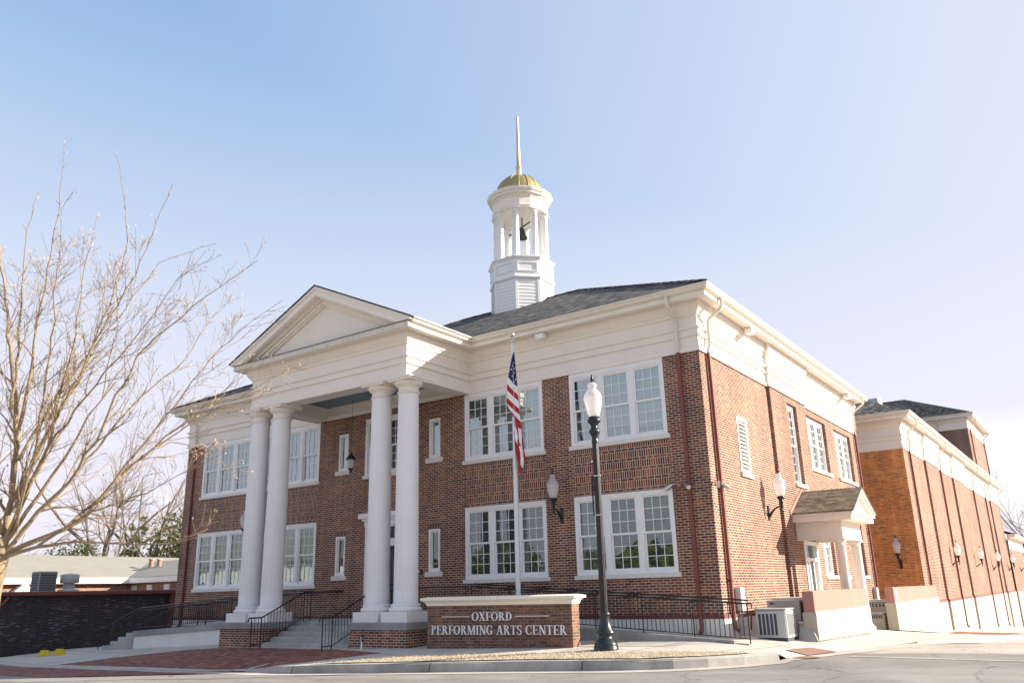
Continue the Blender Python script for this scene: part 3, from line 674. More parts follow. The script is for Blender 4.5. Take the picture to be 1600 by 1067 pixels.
ENT_LOW = [(0,6.70),(.05,6.70),(.05,6.825),(.035,6.84),(.02,6.845),(.02,7.115),(.075,7.12),(.075,7.145),(.045,7.16),(.045,7.31),(.10,7.32),(.10,7.36),(.03,7.385),(.03,7.70),(.075,7.71),(.075,7.75),(.11,7.80),(.15,7.83),(.15,7.87),(.18,7.88),(.18,8.059),(0,8.059)]
ENT_TOP = [(.0,8.06),(.20,8.06),(.20,8.085),(.215,8.085),(.215,8.06),(.46,8.06),(.46,8.045),(.50,8.045),(.50,8.20),(.0,8.20)]
GUT = [(.502,8.175),(.555,8.175),(.60,8.205),(.62,8.26),(.65,8.29),(.66,8.33),(.64,8.335),(.635,8.315),(.502,8.315)]
def down(parent, fn, u, z0, shoe=.25, top='gutter', low='maroon', zbrick=6.72, zoff=0, s=.045, strap=True):
    m = MB(); Z = lambda z: z+zoff
    m.tube([fn(u,.58,Z(8.19)), fn(u,.58,Z(7.98)), fn(u,.53,Z(7.90)), fn(u,.17,Z(7.66)), fn(u,.125,Z(7.56)), fn(u,.125,Z(6.98)), fn(u,.11,Z(6.92)), fn(u,.075,Z(6.80)), fn(u,.07,Z(zbrick))], s*1.25, square=True)
    d = m.build('downspout', M[top], parent)
    m = MB(); m.tube([fn(u,.07,Z(zbrick)), fn(u,.07,z0+.16), fn(u,.10,z0+.06), fn(u,.10+shoe*.3,z0)], s*1.25, square=True)
    m.build('leader_pipe', M[low], d)
    if strap:
        q = MB()
        for z in (z0+1.2, z0+3.6): bx(q, fn, u-.075, u+.075, .0, .125, z, z+.03)
        q.build('strap', M[low], d)
    return d
# ------------------------------------------------------------------ the main building
def make_main():
    B = thing('brick_building', 'two storey red brick hall with white columned portico and gold domed cupola', 'building', (XC, 0, -.7))
    UT, UB, LT, LB = 6.62, 4.585, 3.145, 1.035
    W = [(-4.06,-1.07),(-7.96,-5.01)]; WL = [(2*XC-b, 2*XC-a) for a, b in W]
    small = [(-9.46,-8.98),(-13.66,-13.18)]
    holes = []
    for a, b in W+WL: holes += [(a,b,UB,6.70),(a,b,LB,LT)]
    for a, b in small: holes += [(a,b,4.83,6.125),(a,b,1.305,2.598)]
    holes += [(-12.33,-10.27,4.55,6.50),(-12.2,-10.4,-.04,3.05)]
    wall_mesh(FR, XL, 0, 0, 6.70, holes).build('wall', M['brick'], B)
    # wood head boards between the upper windows and the entablature
    for a, b in W+WL: m = MB(); m.box(a, b, -.018, .14, UT, 6.699); m.build('head_board', M['white'], B)
    for a, b in W+WL:
        m = MB(); m.box(a+.02, b-.02, -.0035, .02, LT+.002, UB-.12); m.build('brick_panel', M['spandrel'], B)
    for i, (a, b) in enumerate(W+WL):
        lf = i >= 2
        window(B, FR, a, b, UB, UT, 3, blind='blind', tilt=[.93,.9,.95], drop=[(.93,.80,.86),(.96,.90,.92),(1,1,1),(1,1,1)][i], head=.10)
        window(B, FR, a, b, LB, LT, 3, blind='curtain' if lf else 'blind_green', tilt=.97 if lf else [(.96,.62,.60),(.55,.42,.55)][i], drop=[(1,1,1),(1,1,1),(1,1,1),(1,1,1)][i], glass='glass_low')
    for a, b in small: slit_window(B, FR, a, b, 4.83, 6.125); slit_window(B, FR, a, b, 1.305, 2.598, 'glass_low')
    window(B, FR, -12.33, -10.27, 4.55, 6.50, 2, cols=4, drop=(0,), head=.14)
    # entrance: surround, cornice, leaves with dark glass, transom
    m = MB()
    for a, b in ((-12.2,-11.98),(-10.62,-10.4)): m.box(a, b, -.05, .16, -.04, 2.86)
    m.box(-12.24, -10.36, -.06, .16, 2.86, 3.02); m.box(-12.30,-10.30,-.12,.1,3.02,3.10); m.box(-12.40,-10.20,-.20,.1,3.10,3.26); m.box(-11.98,-10.62,.02,.14,2.18,2.42); m.box(-11.98,-10.62,.02,.14,2.80,2.86)
    door = m.build('door', M['white'], B)
    m = MB()
    for a, b in ((-11.97,-11.31),(-11.29,-10.63)):
        m.box(a, a+.09, .06, .11, -.03, 2.17); m.box(b-.09, b, .06, .11, -.03, 2.17); m.box(a+.09, b-.09, .06, .11, -.03, .22); m.box(a+.09, b-.09, .06, .11, 2.07, 2.17); m.box(a+.09,b-.09,.06,.11,.92,1.0)
    m.build('door_leaf', M['door_dark'], door)
    m = MB(); m.recalc = False; m.quad((-11.98,.085,-.03),(-10.62,.085,-.03),(-10.62,.085,2.8),(-11.98,.085,2.8)); m.build('pane', M['glass'], door)
    m = MB(); m.box(-12.21,-10.39,1.6,1.65,-.05,3.07); m.box(-12.25,-12.201,.17,1.6,-.05,3.07); m.box(-10.399,-10.35,.17,1.6,-.05,3.07); m.box(-12.2,-10.4,.17,1.6,3.051,3.1); m.build('interior', M['interior'], door)
    # side, left and rear walls; the middle of the side wall steps forward .2
    BY0, BY1 = 5.38, 9.15
    upA, upB, tall = (9.33,11.97), (13.15,15.70), (7.03,8.07)
    hs = [(*upA,UB-.02,6.47),(*upB,UB-.02,6.47),(9.5,11.0,.93,2.95),(11.4,12.6,.93,2.95),(13.4,15.5,.93,2.95)]
    wall_mesh(SD, 0, BY0, 0, 6.70, [(2.30,3.09,3.70,5.29)]).build('wall', M['brick'], B)
    BD = .10; SDB = shift(SD, BD)
    wall_mesh(SDB, BY0, BY1, 0, 6.70, [(*tall,3.80,6.47),(6.95,8.42,-.3,1.99)], .3).build('wall', M['brick'], B)
    m = MB(); m.quad((0,BY0,0),(BD,BY0,0),(BD,BY0,6.7),(0,BY0,6.7)); m.build('wall', M['brick'], B); m = MB(); m.quad((0,BY1,0),(BD,BY1,0),(BD,BY1,6.7),(0,BY1,6.7)); m.build('wall', M['brick'], B)
    wall_mesh(SD, BY1, YB, 0, 6.70, hs, .3).build('wall', M['brick'], B)
    m = MB(); m.quad((XL,0,-3),(XL,YB,-3),(XL,YB,6.7),(XL,0,6.7)); m.quad((XL,YB,-3),(0,YB,-3),(0,YB,6.7),(XL,YB,6.7)); m.build('wall', M['brick'], B)
    window(B, SD, *upA, UB-.02, 6.47, 3, blind='curtain', tilt=.9, drop=(.55,.5,.6), rec=.13); window(B, SD, *upB, UB-.02, 6.47, 3, blind='curtain', tilt=.9, drop=(.6,.5,.5), rec=.13)
    window(B, SDB, *tall, 3.80, 6.47, 1, rows=4, blind='curtain', tilt=.9, drop=(1,), rec=.13)
    for a, b, n in ((9.5,11.0,2),(11.4,12.6,1),(13.4,15.5,2)): window(B, SD, a, b, .93, 2.95, n, blind='curtain', tilt=.9, drop=(.7,), rec=.13)
    # louvred vent
    m = MB(); a, b, lo, hi = 2.30, 3.09, 3.70, 5.29
    for p in ((a,a+.07,lo,hi),(b-.07,b,lo,hi),(a+.07,b-.07,lo,lo+.05),(a+.07,b-.07,hi-.09,hi)): bx(m, SD, p[0], p[1], -.12, .02, p[2], p[3])
    v = m.build('louvre_vent', M['white'], B)
    m = MB(); n = 13
    for k in range(n):
        z = lo+.05+(hi-lo-.14)*k/n; h = (hi-lo-.14)/n
        m.hexa([SD(a+.07,-.02,z+.0),SD(b-.07,-.02,z+.0),SD(b-.07,-.11,z+h*.9),SD(a+.07,-.11,z+h*.9)], [SD(a+.07,.0,z+.012),SD(b-.07,.0,z+.012),SD(b-.07,-.09,z+h*.9+.012),SD(a+.07,-.09,z+h*.9+.012)])
    m.build('louvre', M['cream'], v)
    m = MB(); bx(m, SD, a-.05, b+.05, -.1, .06, lo-.13, lo-.001); m.build('sill', M['sill'], v)
    # side door under the little porch
    m = MB(); a, b = 6.95, 8.42
    for p in ((a,a+.14,-.3,1.99),(b-.14,b,-.3,1.99),(a+.14,b-.14,1.87,1.99),(a+.14,b-.14,1.38,1.46)): bx(m, SDB, p[0], p[1], -.14, .03, p[2], p[3])
    d = m.build('door', M['white'], B)
    m = MB(); bx(m, SDB, a+.14, b-.14, -.13, -.085, -.3, .45); bx(m, SDB, a+.14, a+.28, -.13, -.085, .45, 1.38); bx(m, SDB, b-.28, b-.14, -.13, -.085, .45, 1.38); bx(m, SDB, a+.66, b-.66, -.13, -.085, .45, 1.38); m.build('door_leaf', M['white'], d)
    m = MB(); m.recalc = False; m.quad(SDB(a+.14,-.11,.4),SDB(b-.14,-.11,.4),SDB(b-.14,-.11,1.87),SDB(a+.14,-.11,1.87)); m.build('pane', M['glass'], d)
    m = MB(); m.quad(SDB(a,-.6,-.3),SDB(b,-.6,-.3),SDB(b,-.6,1.99),SDB(a,-.6,1.99)); m.build('interior', M['interior'], d)
    # red ledge and stuccoed base
    path = [(XL,YB),(XL,0),(0,0),(0,BY0),(BD,BY0),(BD,BY1),(0,BY1),(0,YB)]
    def cut(pr): # leave the entrance clear
        m = MB(); m.sweep(pr, [(XL,YB),(XL,0),(-12.31,0)]); m.sweep(pr, [(-10.29,0),(0,0),(0,BY0),(BD,BY0),(BD,6.94)]); m.sweep(pr, [(BD,8.43),(BD,BY1),(0,BY1),(0,YB)]); return m
    cut([(-.1,-.09),(.035,-.09),(.035,-.01),(.012,.0),(-.1,.012)]).build('water_table', M['ledge'], B)
    cut([(-.1,-3),(.03,-3),(.03,-.091),(-.1,-.091)]).build('foundation', M['stucco_base'], B)
    # entablature, eaves, gutters
    PX0, PX1, PY = XC-3.5, XC+3.5, -2.93
    ent = [(XL,YB),(XL,0),(PX0,0),(PX0,PY),(PX1,PY),(PX1,0),(0,0)]
    m = MB(); m.sweep(ENT_LOW, ent+[(0,BY0),(BD,BY0),(BD,BY1),(0,BY1),(0,YB)]); m.build('entablature', M['cream'], B)
    m = MB(); m.sweep(ENT_TOP, ent+[(0,YB)]); m.build('eave', M['cream'], B)
    m = MB(); m.sweep(GUT, [(XL,YB+.5),(XL,0),(PX0,0),(PX0,PY-.42)], True); m.sweep(GUT, [(PX1,PY-.42),(PX1,0),(0,0),(0,YB+.5)], True); m.build('gutter', M['gutter'], B)
    # stained top of the cornice below the gable
    m = MB(); m.box(PX0-.44, PX1+.44, PY-.506, PY-.5005, 8.05, 8.2005); fl = m.build('cornice_flashing', M['stain_ledge'], B); m = MB(); m.box(PX0-.42, PX1+.42, PY-.52, PY+.02, 8.201, 8.235); m.build('lead_edge', M['lead'], fl)
    # inner faces of the portico beams, its ceiling, wall band
    m = MB(); t = .56
    m.box(PX0, PX0+t, PY, -.012, 6.715, 7.25); m.box(PX1-t, PX1, PY, -.012, 6.715, 7.25); m.box(PX0+t, PX1-t, PY, PY+t, 6.715, 7.25)
    m.box(PX0+t, PX1-t, -.10, -.0525, 6.70, 6.845); m.box(PX0+t, PX1-t, -.13, -.10, 6.80, 6.845); m.box(PX0+t, PX1-t, -.08, -.05, 6.845, 7.16)
    m.build('portico_beam', M['cream'], B)
    m = MB(); m.box(PX0+t-.01, PX1-t+.01, PY+t-.01, -.05, 7.165, 7.22); m.build('porch_ceiling', M['blue_ceiling'], B)
    # main hipped roof
    e = .62; z0 = 8.325; x0, x1, y0, y1 = XL-e, e, -e, YB+e; h = (y1-y0)/2; sl = .5; ym = (y0+y1)/2; zr = z0+h*sl
    a, b = (x0+h, ym, zr), (x1-h, ym, zr)
    m = MB(); m.quad((x0,y0,z0),(x1,y0,z0),b,a); m.quad((x1,y1,z0),(x0,y1,z0),a,b); m.poly([(x1,y0,z0),(x1,y1,z0),b]); m.poly([(x0,y1,z0),(x0,y0,z0),a])
    roof = m.build('roof', M['shingle'], B)
    m = MB()
    for p, q in (((x1,y0,z0),b),((x0,y0,z0),a),((x1,y1,z0),b),(a,b)):
        p, q = Vector(p), Vector(q); n = int((q-p).length/.28)
        m.tube([p+(q-p)*(i/n)+Vector((0,0,.012+.012*(i%2))) for i in range(n+1)], .055, 6)
    m.build('ridge_cap', M['shingle'], roof)
    # gable roof of the portico and its pediment
    hw = 3.5+.62; sg = .462; zt = 8.335; za = zt+hw*sg; yf = PY-.60
    m = MB()
    for s in (-1, 1): m.hexa([(XC,yf,za-.045),(XC,3.4,za-.045),(XC+s*(hw+.03),3.4,zt-.06),(XC+s*(hw+.03),yf,zt-.06)][::s], [(XC,yf,za),(XC,3.4,za),(XC+s*(hw+.03),3.4,zt-.015),(XC+s*(hw+.03),yf,zt-.015)][::s])
    m.build('portico_roof', M['shingle'], B)
    m = MB(); zl = 8.236
    def chev(t0, t1, ya, yb):
        xa, xb = (za-.05-t0-zl)/sg, (za-.05-t1-zl)/sg; xa = min(xa, hw-.02)
        P = [(-xa, max(zl, za-.05-t0-sg*xa)), (0, za-.05-t0), (xa, max(zl, za-.05-t0-sg*xa))]
        if xa >= hw-.03: P += [(hw-.02, zl)]
        P += [(xb, zl), (0, za-.05-t1), (-xb, zl)]
        if xa >= hw-.03: P += [(-(hw-.02), zl)]
        m.prism(P, lambda x, z: (XC+x, ya, z), lambda x, z: (XC+x, yb, z))
    chev(0, .10, yf+.03, PY+.1); chev(.10, .30, yf+.07, PY+.1); chev(.30, .335, yf+.11, PY+.1); chev(.335, .40, yf+.30, PY+.1); chev(.40, .50, yf+.40, PY+.1); chev(.50, .56, yf+.46, PY+.1)
    ped = m.build('pediment', M['cream'], B)
    m = MB(); xb = (za-.6-zl)/sg; m.poly([(XC-xb,PY-.06,zl),(XC+xb,PY-.06,zl),(XC,PY-.06,za-.6)]); m.build('tympanum', M['cream'], ped)
    # columns
    for dx in (-3.34,-2.27,2.27,3.34):
        cx, cy = XC+dx, -2.65; r0, r1 = .335, .295
        prof = [(.395,.388),(.395,.41),(.355,.43)]+[(r0-(r0-r1)*(t**1.7), .43+5.82*t) for t in [i/14 for i in range(15)]]
        m = MB(); m.lathe(prof[2:], (cx,cy,0), 40); c = m.build('column', M['column'], B)
        m = MB(); m.lathe([(.30,6.249),(.325,6.25),(.335,6.275),(.325,6.30),(.297,6.302),(.297,6.43),(.32,6.44),(.33,6.46),(.345,6.465),(.40,6.52),(.425,6.575),(.42,6.60),(.3,6.602)], (cx,cy,0), 40); m.box(cx-.44,cx+.44,cy-.44,cy+.44,6.602,6.665); m.box(cx-.47,cx+.47,cy-.47,cy+.47,6.665,6.714); m.build('capital', M['cream'], c)
        m = MB(); m.lathe([(.40,.215),(.435,.225),(.455,.26),(.45,.30),(.42,.325),(.395,.33),(.39,.345),(.40,.36),(.405,.385),(.395,.405),(.36,.412),(.345,.44),(.336,.445)], (cx,cy,0), 40); m.build('base', M['column'], c)
        m = MB(); m.bbox(cx-.475, cx+.475, cy-.475, cy+.475, -.048, .216, .008); m.build('plinth', M['column'], c)
    # podiums, porch floor, steps
    for x0, x1 in ((XC-3.95, -13.1), (-9.5, XC+3.95)):
        m = MB(); m.box(x0+.05, x1-.05, -3.25, -.035, -2, -.235); p = m.build('podium', M['brick'], B)
        m = MB(); m.bbox(x0, x1, -3.30, -.04, -.234, -.05, .02); m.build('cap_slab', M['cap'], p)
    m = MB(); m.box(-13.09, -9.51, -2.02, -.04, -1.5, -.045); m.box(-12.3,-10.3,-.0401,.2,-.5,-.047); m.build('porch_floor', M['concrete'], B)
    m = MB(); n = 5; zg = -.745; rh = (-.045-zg)/n
    for k in range(n-1):
        y = -3.30+.32*k; m.bbox(-13.12, -9.48, y, y+.36, zg-.3 if k == 0 else zg+rh*(k)-.02, zg+rh*(k+1), .015)
        m.box(-13.12,-9.48,y+.355,-2.0,-1.4,zg+rh*(k+1)-.01)
    m.build('steps', M['concrete'], B)
    # downspouts
    down(B, FR, -.56, -.42); down(B, FR, -22.12, -.35); down(B, SD, .50, -.40); down(B, SD, 16.45, -1.0)
    # cupola
    cx, cy = XC, 8.39; m = MB(); q8 = R(22.5)
    m.lathe([(1.40,11.6),(1.40,13.62)], (cx,cy,0), 8, False, q8); cu = m.build('cupola', M['tower_white'], B)
    m = MB(); rr = 1.40*math.cos(q8)
    for k in range(8):
        an = R(45*k); ca, sa = math.cos(an), math.sin(an)
        def W8(t, d, z): return (cx+ca*(rr+d)-sa*t, cy+sa*(rr+d)+ca*t, z)
        hw8 = 1.40*math.sin(q8)
        def b8(t0,t1,d0,d1,z0,z1): m.hexa([W8(t0,d0,z0),W8(t0,d1,z0),W8(t1,d1,z0),W8(t1,d0,z0)][::-1],[W8(t0,d0,z1),W8(t0,d1,z1),W8(t1,d1,z1),W8(t1,d0,z1)][::-1])
        b8(-hw8-.005,-hw8+.10,-.01,.03,11.6,13.62); b8(hw8-.10,hw8+.005,-.01,.03,11.6,13.62)
        if k not in (4, 5):
            z = 11.7
            while z < 13.5:
                z2 = z+.155; m.hexa([W8(-hw8+.1,0,z),W8(-hw8+.1,.020,z),W8(hw8-.1,.020,z),W8(hw8-.1,0,z)][::-1],[W8(-hw8+.1,0,z2),W8(-hw8+.1,.004,z2),W8(hw8-.1,.004,z2),W8(hw8-.1,0,z2)][::-1]); z += .155
        else:
            for i in range(-9, 22):
                for sg2 in (1,-1):
                    t0 = -hw8+.1; L8 = 2*hw8-.2; z = 11.7+.16*i; pts = []
                    za_, zb_ = (z, z+L8) if sg2 > 0 else (z+L8, z)
                    lo, hi = 11.7, 13.55
                    ta, tb = 0., 1.
                    if zb_ != za_:
                        t1_, t2_ = (lo-za_)/(zb_-za_), (hi-za_)/(zb_-za_); t1_, t2_ = min(t1_,t2_), max(t1_,t2_); ta, tb = max(ta,t1_), min(tb,t2_)
                    if tb-ta > .05: m.tube([W8(t0+L8*ta,.012+.006*sg2,za_+(zb_-za_)*ta), W8(t0+L8*tb,.012+.006*sg2,za_+(zb_-za_)*tb)], .012, 4)
    m.build('siding', M['tower_white'], cu)
    m = MB(); m.lathe([(1.47,13.60),(1.50,13.66),(1.50,13.70),(1.45,13.74),(1.45,14.47),(1.48,14.50),(1.52,14.56),(1.55,14.585),(1.55,14.63),(1.2,14.64)], (cx,cy,0), 8, False, q8)
    for k in range(8):
        an = R(45*k); ca, sa = math.cos(an), math.sin(an); r2 = 1.45*math.cos(q8); hw8 = 1.45*math.sin(q8)
        def W8(t, d, z): return (cx+ca*(r2+d)-sa*t, cy+sa*(r2+d)+ca*t, z)
        def b8(t0,t1,d0,d1,z0,z1): m.hexa([W8(t0,d0,z0),W8(t0,d1,z0),W8(t1,d1,z0),W8(t1,d0,z0)][::-1],[W8(t0,d0,z1),W8(t0,d1,z1),W8(t1,d1,z1),W8(t1,d0,z1)][::-1])
        w, lo, hi = hw8-.10, 13.92, 14.36
        b8(-w,w,-.01,.03,hi-.05,hi); b8(-w,w,-.01,.03,lo,lo+.05); b8(-w,-w+.05,-.01,.028,lo+.05,hi-.05); b8(w-.05,w,-.01,.028,lo+.05,hi-.05)
        b8(-w+.02,w-.02,-.02,.012,lo+.02,hi-.02) if False else None
    m.build('panelled_band', M['tower_white'], cu)
    for k in range(8):
        an = R(22.5+45*k); px, py = cx+1.10*math.cos(an), cy+1.10*math.sin(an); m = MB()
        m.lathe([(.21,14.635),(.225,14.66),(.21,14.69),(.20,14.70),(.182,14.72),(.158,16.86),(.172,16.87),(.172,16.89),(.158,16.90),(.162,16.95),(.19,17.0),(.19,17.01)], (px,py,0), 16)
        m.lathe([(.30,17.005),(.30,17.05)], (px,py,0), 4, False, an+R(45)); m.build('cupola_column', M['tower_white'], cu)
    m = MB(); m.lathe([(.9,17.05),(1.27,17.05),(1.27,17.12),(1.29,17.13),(1.29,17.20),(1.26,17.22),(1.26,17.56),(1.29,17.58),(1.31,17.64),(1.38,17.70),(1.42,17.72),(1.42,17.80),(1.47,17.83),(1.51,17.90),(1.52,17.97),(1.1,17.99)], (cx,cy,0), 16, False, R(11.25))
    for k in range(96):
        an = 2*math.pi*k/96; r3 = 1.335; m.lathe([(.022,17.655),(.022,17.70)], (cx+r3*math.cos(an)*.985,cy+r3*math.sin(an)*.985,0), 4, False)
    m.build('cupola_entablature', M['cream'], cu)
    m = MB(); m.lathe([(1.2,17.06),(.7,17.45),(.05,17.6)], (cx,cy,0), 16, False, cap=False); m.build('cupola_ceiling', M['cream'], cu)
    prof = [(1.14,17.985),(1.14,18.02)]+[(1.12*math.cos(t), 18.02+1.16*math.sin(t)) for t in [R(6*i) for i in range(0,15)]]+[(.03,19.185)]
    m = MB(); m.lathe(prof, (cx,cy,0), 32)
    for k in range(16):
        an = R(11.25+22.5*k); m.tube([(cx+(r+.004)*math.cos(an), cy+(r+.004)*math.sin(an), z) for r, z in prof[2:]], .022, 5)
    m.build('dome', M['gold'], cu)
    m = MB(); m.lathe([(.13,19.10),(.12,19.62),(.14,19.64),(.14,19.69),(.095,19.71),(.085,20.3),(.055,22.36),(.05,22.39),(.0,22.395)], (cx,cy,0), 20); m.build('spire', M['gold_pole'], cu)
    m = MB(); m.lathe([(0,16.52),(.08,16.50),(.12,16.45),(.135,16.28),(.165,16.15),(.22,16.06),(.25,16.02),(.24,16.01),(.17,16.06),(.12,16.2),(0,16.3)], (cx+.1,cy,0), 24); m.tube([(cx+.1,cy,16.45),(cx+.1,cy,17.5)], .03, 6); m.tube([(cx-1.0,cy+.42,16.56),(cx+1.05,cy-.42,16.56)], .035, 6); m.build('bell', M['bronze'], cu)
    # side porch
    yc = 7.55; hwp = 1.42; xf = 1.47; m = MB(); X0 = .10
    m.box(X0, xf, yc-1.15, yc-.85, 1.965, 2.44); m.box(X0, xf, yc+.85, yc+1.15, 1.965, 2.44); m.box(xf-.3, xf, yc-.85, yc+.85, 1.965, 2.44)
    m.box(X0, xf+.012, yc-1.162, yc-1.15, 2.10, 2.115); m.box(X0, xf+.02, yc-1.17, yc+1.17, 2.44, 2.50)
    m.box(X0, xf+.38, yc-hwp, yc+hwp, 2.50, 2.66); m.box(X0, xf+.44, yc-hwp-.06, yc+hwp+.06, 2.66, 2.75)
    sp = m.build('side_porch', M['cream'], B)
    zt2, za2 = 2.77, 3.56; hr = hwp+.10; xf2 = xf+.50; m = MB()
    for s in (-1, 1): m.hexa([(X0,yc,za2-.04),(xf2,yc,za2-.04),(xf2,yc+s*hr,zt2-.04),(X0,yc+s*hr,zt2-.04)][::-s], [(X0,yc,za2),(xf2,yc,za2),(xf2,yc+s*hr,zt2),(X0,yc+s*hr,zt2)][::-s])
    m.build('porch_roof', M['shingle_brown'], sp)
    m = MB(); sl2 = (za2-zt2)/hr
    def chev2(t0, t1, xa, xb):
        ya, yb = (za2-.04-t0-2.751)/sl2, max(.02,(za2-.04-t1-2.751)/sl2)
        m.prism([(-ya,2.751),(-yb,2.751),(0,za2-.04-t1),(yb,2.751),(ya,2.751),(0,za2-.04-t0)], lambda y, z: (xa, yc+y, z), lambda y, z: (xb, yc+y, z))
    chev2(0,.10,xf2-.02,xf); chev2(.10,.17,xf2-.07,xf); chev2(.17,.21,xf2-.16,xf); yb = (za2-.25-2.751)/sl2
    m.poly([(xf2-.2,yc-yb,2.751),(xf2-.2,yc+yb,2.751),(xf2-.2,yc,za2-.25)]); m.build('porch_gable', M['cream'], sp)
    m = MB(); m.hexa([(X0,yc-hr-.10,2.70),(X0+.03,yc-hr-.10,2.70),(X0+.03,yc-.10,za2+.02),(X0,yc-.10,za2+.02)],[(X0,yc-hr-.10,2.84),(X0+.03,yc-hr-.10,2.84),(X0+.03,yc-.02,za2+.14),(X0,yc-.02,za2+.14)]); m.build('flashing', M['pink'], sp)
    for y in (yc-.93, yc+.93):
        zb = S(1.32,y)-.05; m = MB(); c0 = (1.30,y,0)
        m.box(1.30-.22,1.30+.22,y-.22,y+.22,zb,zb+.18); m.lathe([(.21,zb+.181),(.22,zb+.21),(.20,zb+.25),(.17,zb+.27),(.165,zb+.30),(.14,1.78),(.155,1.79),(.155,1.81),(.14,1.82),(.145,1.86),(.19,1.90),(.19,1.92)], c0, 24); m.box(1.30-.21,1.30+.21,y-.21,y+.21,1.92,1.964); m.build('porch_column', M['cream'], sp)
    return B
make_main()
# ------------------------------------------------------------------ rear wing with its stage tower, low annex, left-hand neighbours
def make_wing():
    W = thing('rear_wing', 'long brick auditorium wing with tall stage tower behind the hall', 'building', (-6, 40, -2))
    X, Y0, Y1, zo = 1.08, 20.95, 60.3, -.16
    ent_l = [(o, z+zo) for o, z in ENT_LOW]; ent_t = [(o, z+zo) for o, z in ENT_TOP]; gut = [(o, z+zo) for o, z in GUT]
    XLf = -20
    bays = [(26.2,30.1),(35.46,39.9),(54.2,60.3)]
    path = [(XLf,Y0),(X,Y0)]
    for a, b in bays:
        path += [(X,a),(X+.10,a),(X+.10,b)]
        if b < Y1: path += [(X,b)]
    if path[-1][0] == X: path += [(X,Y1)]
    m = MB(); m.quad((XLf,Y0,-4),(X,Y0,-4),(X,Y0,6.55),(XLf,Y0,6.55)); m.build('wall', M['brick_bounce'], W)
    m = MB()
    for p, q in zip(path[1:], path[2:]): m.quad((*p,-.2),(*q,-.2),(*q,6.55),(*p,6.55))
    m.quad((path[-1][0],Y1,-.2),(XLf,Y1,-.2),(XLf,Y1,6.55),(path[-1][0],Y1,6.55)); m.build('wall', M['brick'], W)
    m = MB(); m.sweep(ent_l, path); m.build('entablature', M['cream'], W)
    m = MB(); m.sweep(ent_t, [(XLf,Y0),(X,Y0),(X,Y1)]); m.build('eave', M['cream'], W)
    m = MB(); m.sweep(gut, [(XLf,Y0),(X,Y0),(X,Y1+.5)], True); m.build('gutter', M['gutter'], W)
    m = MB(); m.sweep([(-.1,-.29),(.05,-.29),(.05,-.23),(.02,-.2),(-.1,-.19)], path); m.build('water_table', M['ledge'], W)
    m = MB(); m.sweep([(-.1,-6),(.045,-6),(.045,-.291),(-.1,-.291)], path); m.build('foundation', M['offwhite'], W)
    e, z0, sl = .62, 8.325+zo, .5; x1, y0 = X+e, Y0-e; y1 = Y1+e; xm = -9.; h = x1-xm
    m = MB(); a = (xm,y0+h,z0+h*sl); b = (xm,y1,z0+h*sl)
    m.poly([(XLf,y0,z0),(x1,y0,z0),a]); m.quad((x1,y0,z0),(x1,y1,z0),b,a); m.quad((XLf,y1,z0),(XLf,y0,z0),a,b); m.poly([(x1,y1,z0),(XLf,y1,z0),b]); m.build('roof', M['shingle'], W)
    for u in (22.2, 30.9, 44.5, 51.3, 60.1):
        down(W, shift(SD, X), u, G(X, u)+.1, zoff=zo, s=.05, strap=u < 40)
    for y in (24.9, 33.5, 41.2, 46.5):
        m = MB(); zz = G(X,y)+.35; m.box(X+.044, X+.07, y-.16, y+.16, zz, zz+.5); m.build('foundation_vent', M['grey_box'], W)
    # stage tower
    tx, ty, tz = .9, 50.6, 11.77
    m = MB(); m.quad((-14,ty,6),(tx,ty,6),(tx,ty,tz),(-14,ty,tz)); m.quad((tx,ty,6),(tx,60.25,6),(tx,60.25,tz),(tx,ty,tz)); m.quad((tx,60.25,6),(-14,60.25,6),(-14,60.25,tz),(tx,60.25,tz)); t = m.build('tower_wall', M['brick'], W)
    pr = [(0,tz-.0),(.05,tz),(.05,tz+.55),(.10,tz+.6),(.18,tz+.72),(.18,tz+.86),(.55,tz+.86),(.58,tz+1.0),(0,tz+1.0)]
    m = MB(); m.sweep(pr, [(-14,ty),(tx,ty),(tx,60.25),(-14,60.25)]); m.build('tower_cornice', M['cream'], W)
    m = MB(); m.sweep([(o, z+tz-7.22) for o, z in GUT], [(-14,ty),(tx,ty),(tx,60.75)], True); m.build('gutter', M['gutter'], W)
    x1, y0, y1, z0 = tx+.62, ty-.62, 60.87, tz+1.10; h = (y1-y0)/2; m = MB(); a = (x1-h,(y0+y1)/2,z0+h*.5); b = (-14,(y0+y1)/2,z0+h*.5)
    m.quad((-14,y0,z0),(x1,y0,z0),a,b); m.poly([(x1,y0,z0),(x1,y1,z0),a]); m.quad((x1,y1,z0),(-14,y1,z0),b,a); m.build('tower_roof', M['shingle'], W)
    for fn, u in ((shift(FR, -ty), -.7-0.35), (shift(SD, tx), 51.6), (shift(SD, tx), 60.0)):
        f2 = (lambda u_, d, z: (u_, ty-d, z)) if fn is not None and u < 0 else shift(SD, tx)
        m = MB(); m.tube([f2(u,.58,tz+.95), f2(u,.56,tz+.75), f2(u,.12,tz+.45), f2(u,.08,tz)], .06, square=True); d = m.build('downspout', M['gutter'], W)
        m = MB(); m.tube([f2(u,.08,tz), f2(u,.08,6.5)], .06, square=True); m.build('leader_pipe', M['maroon'], d)
    return W
make_wing()
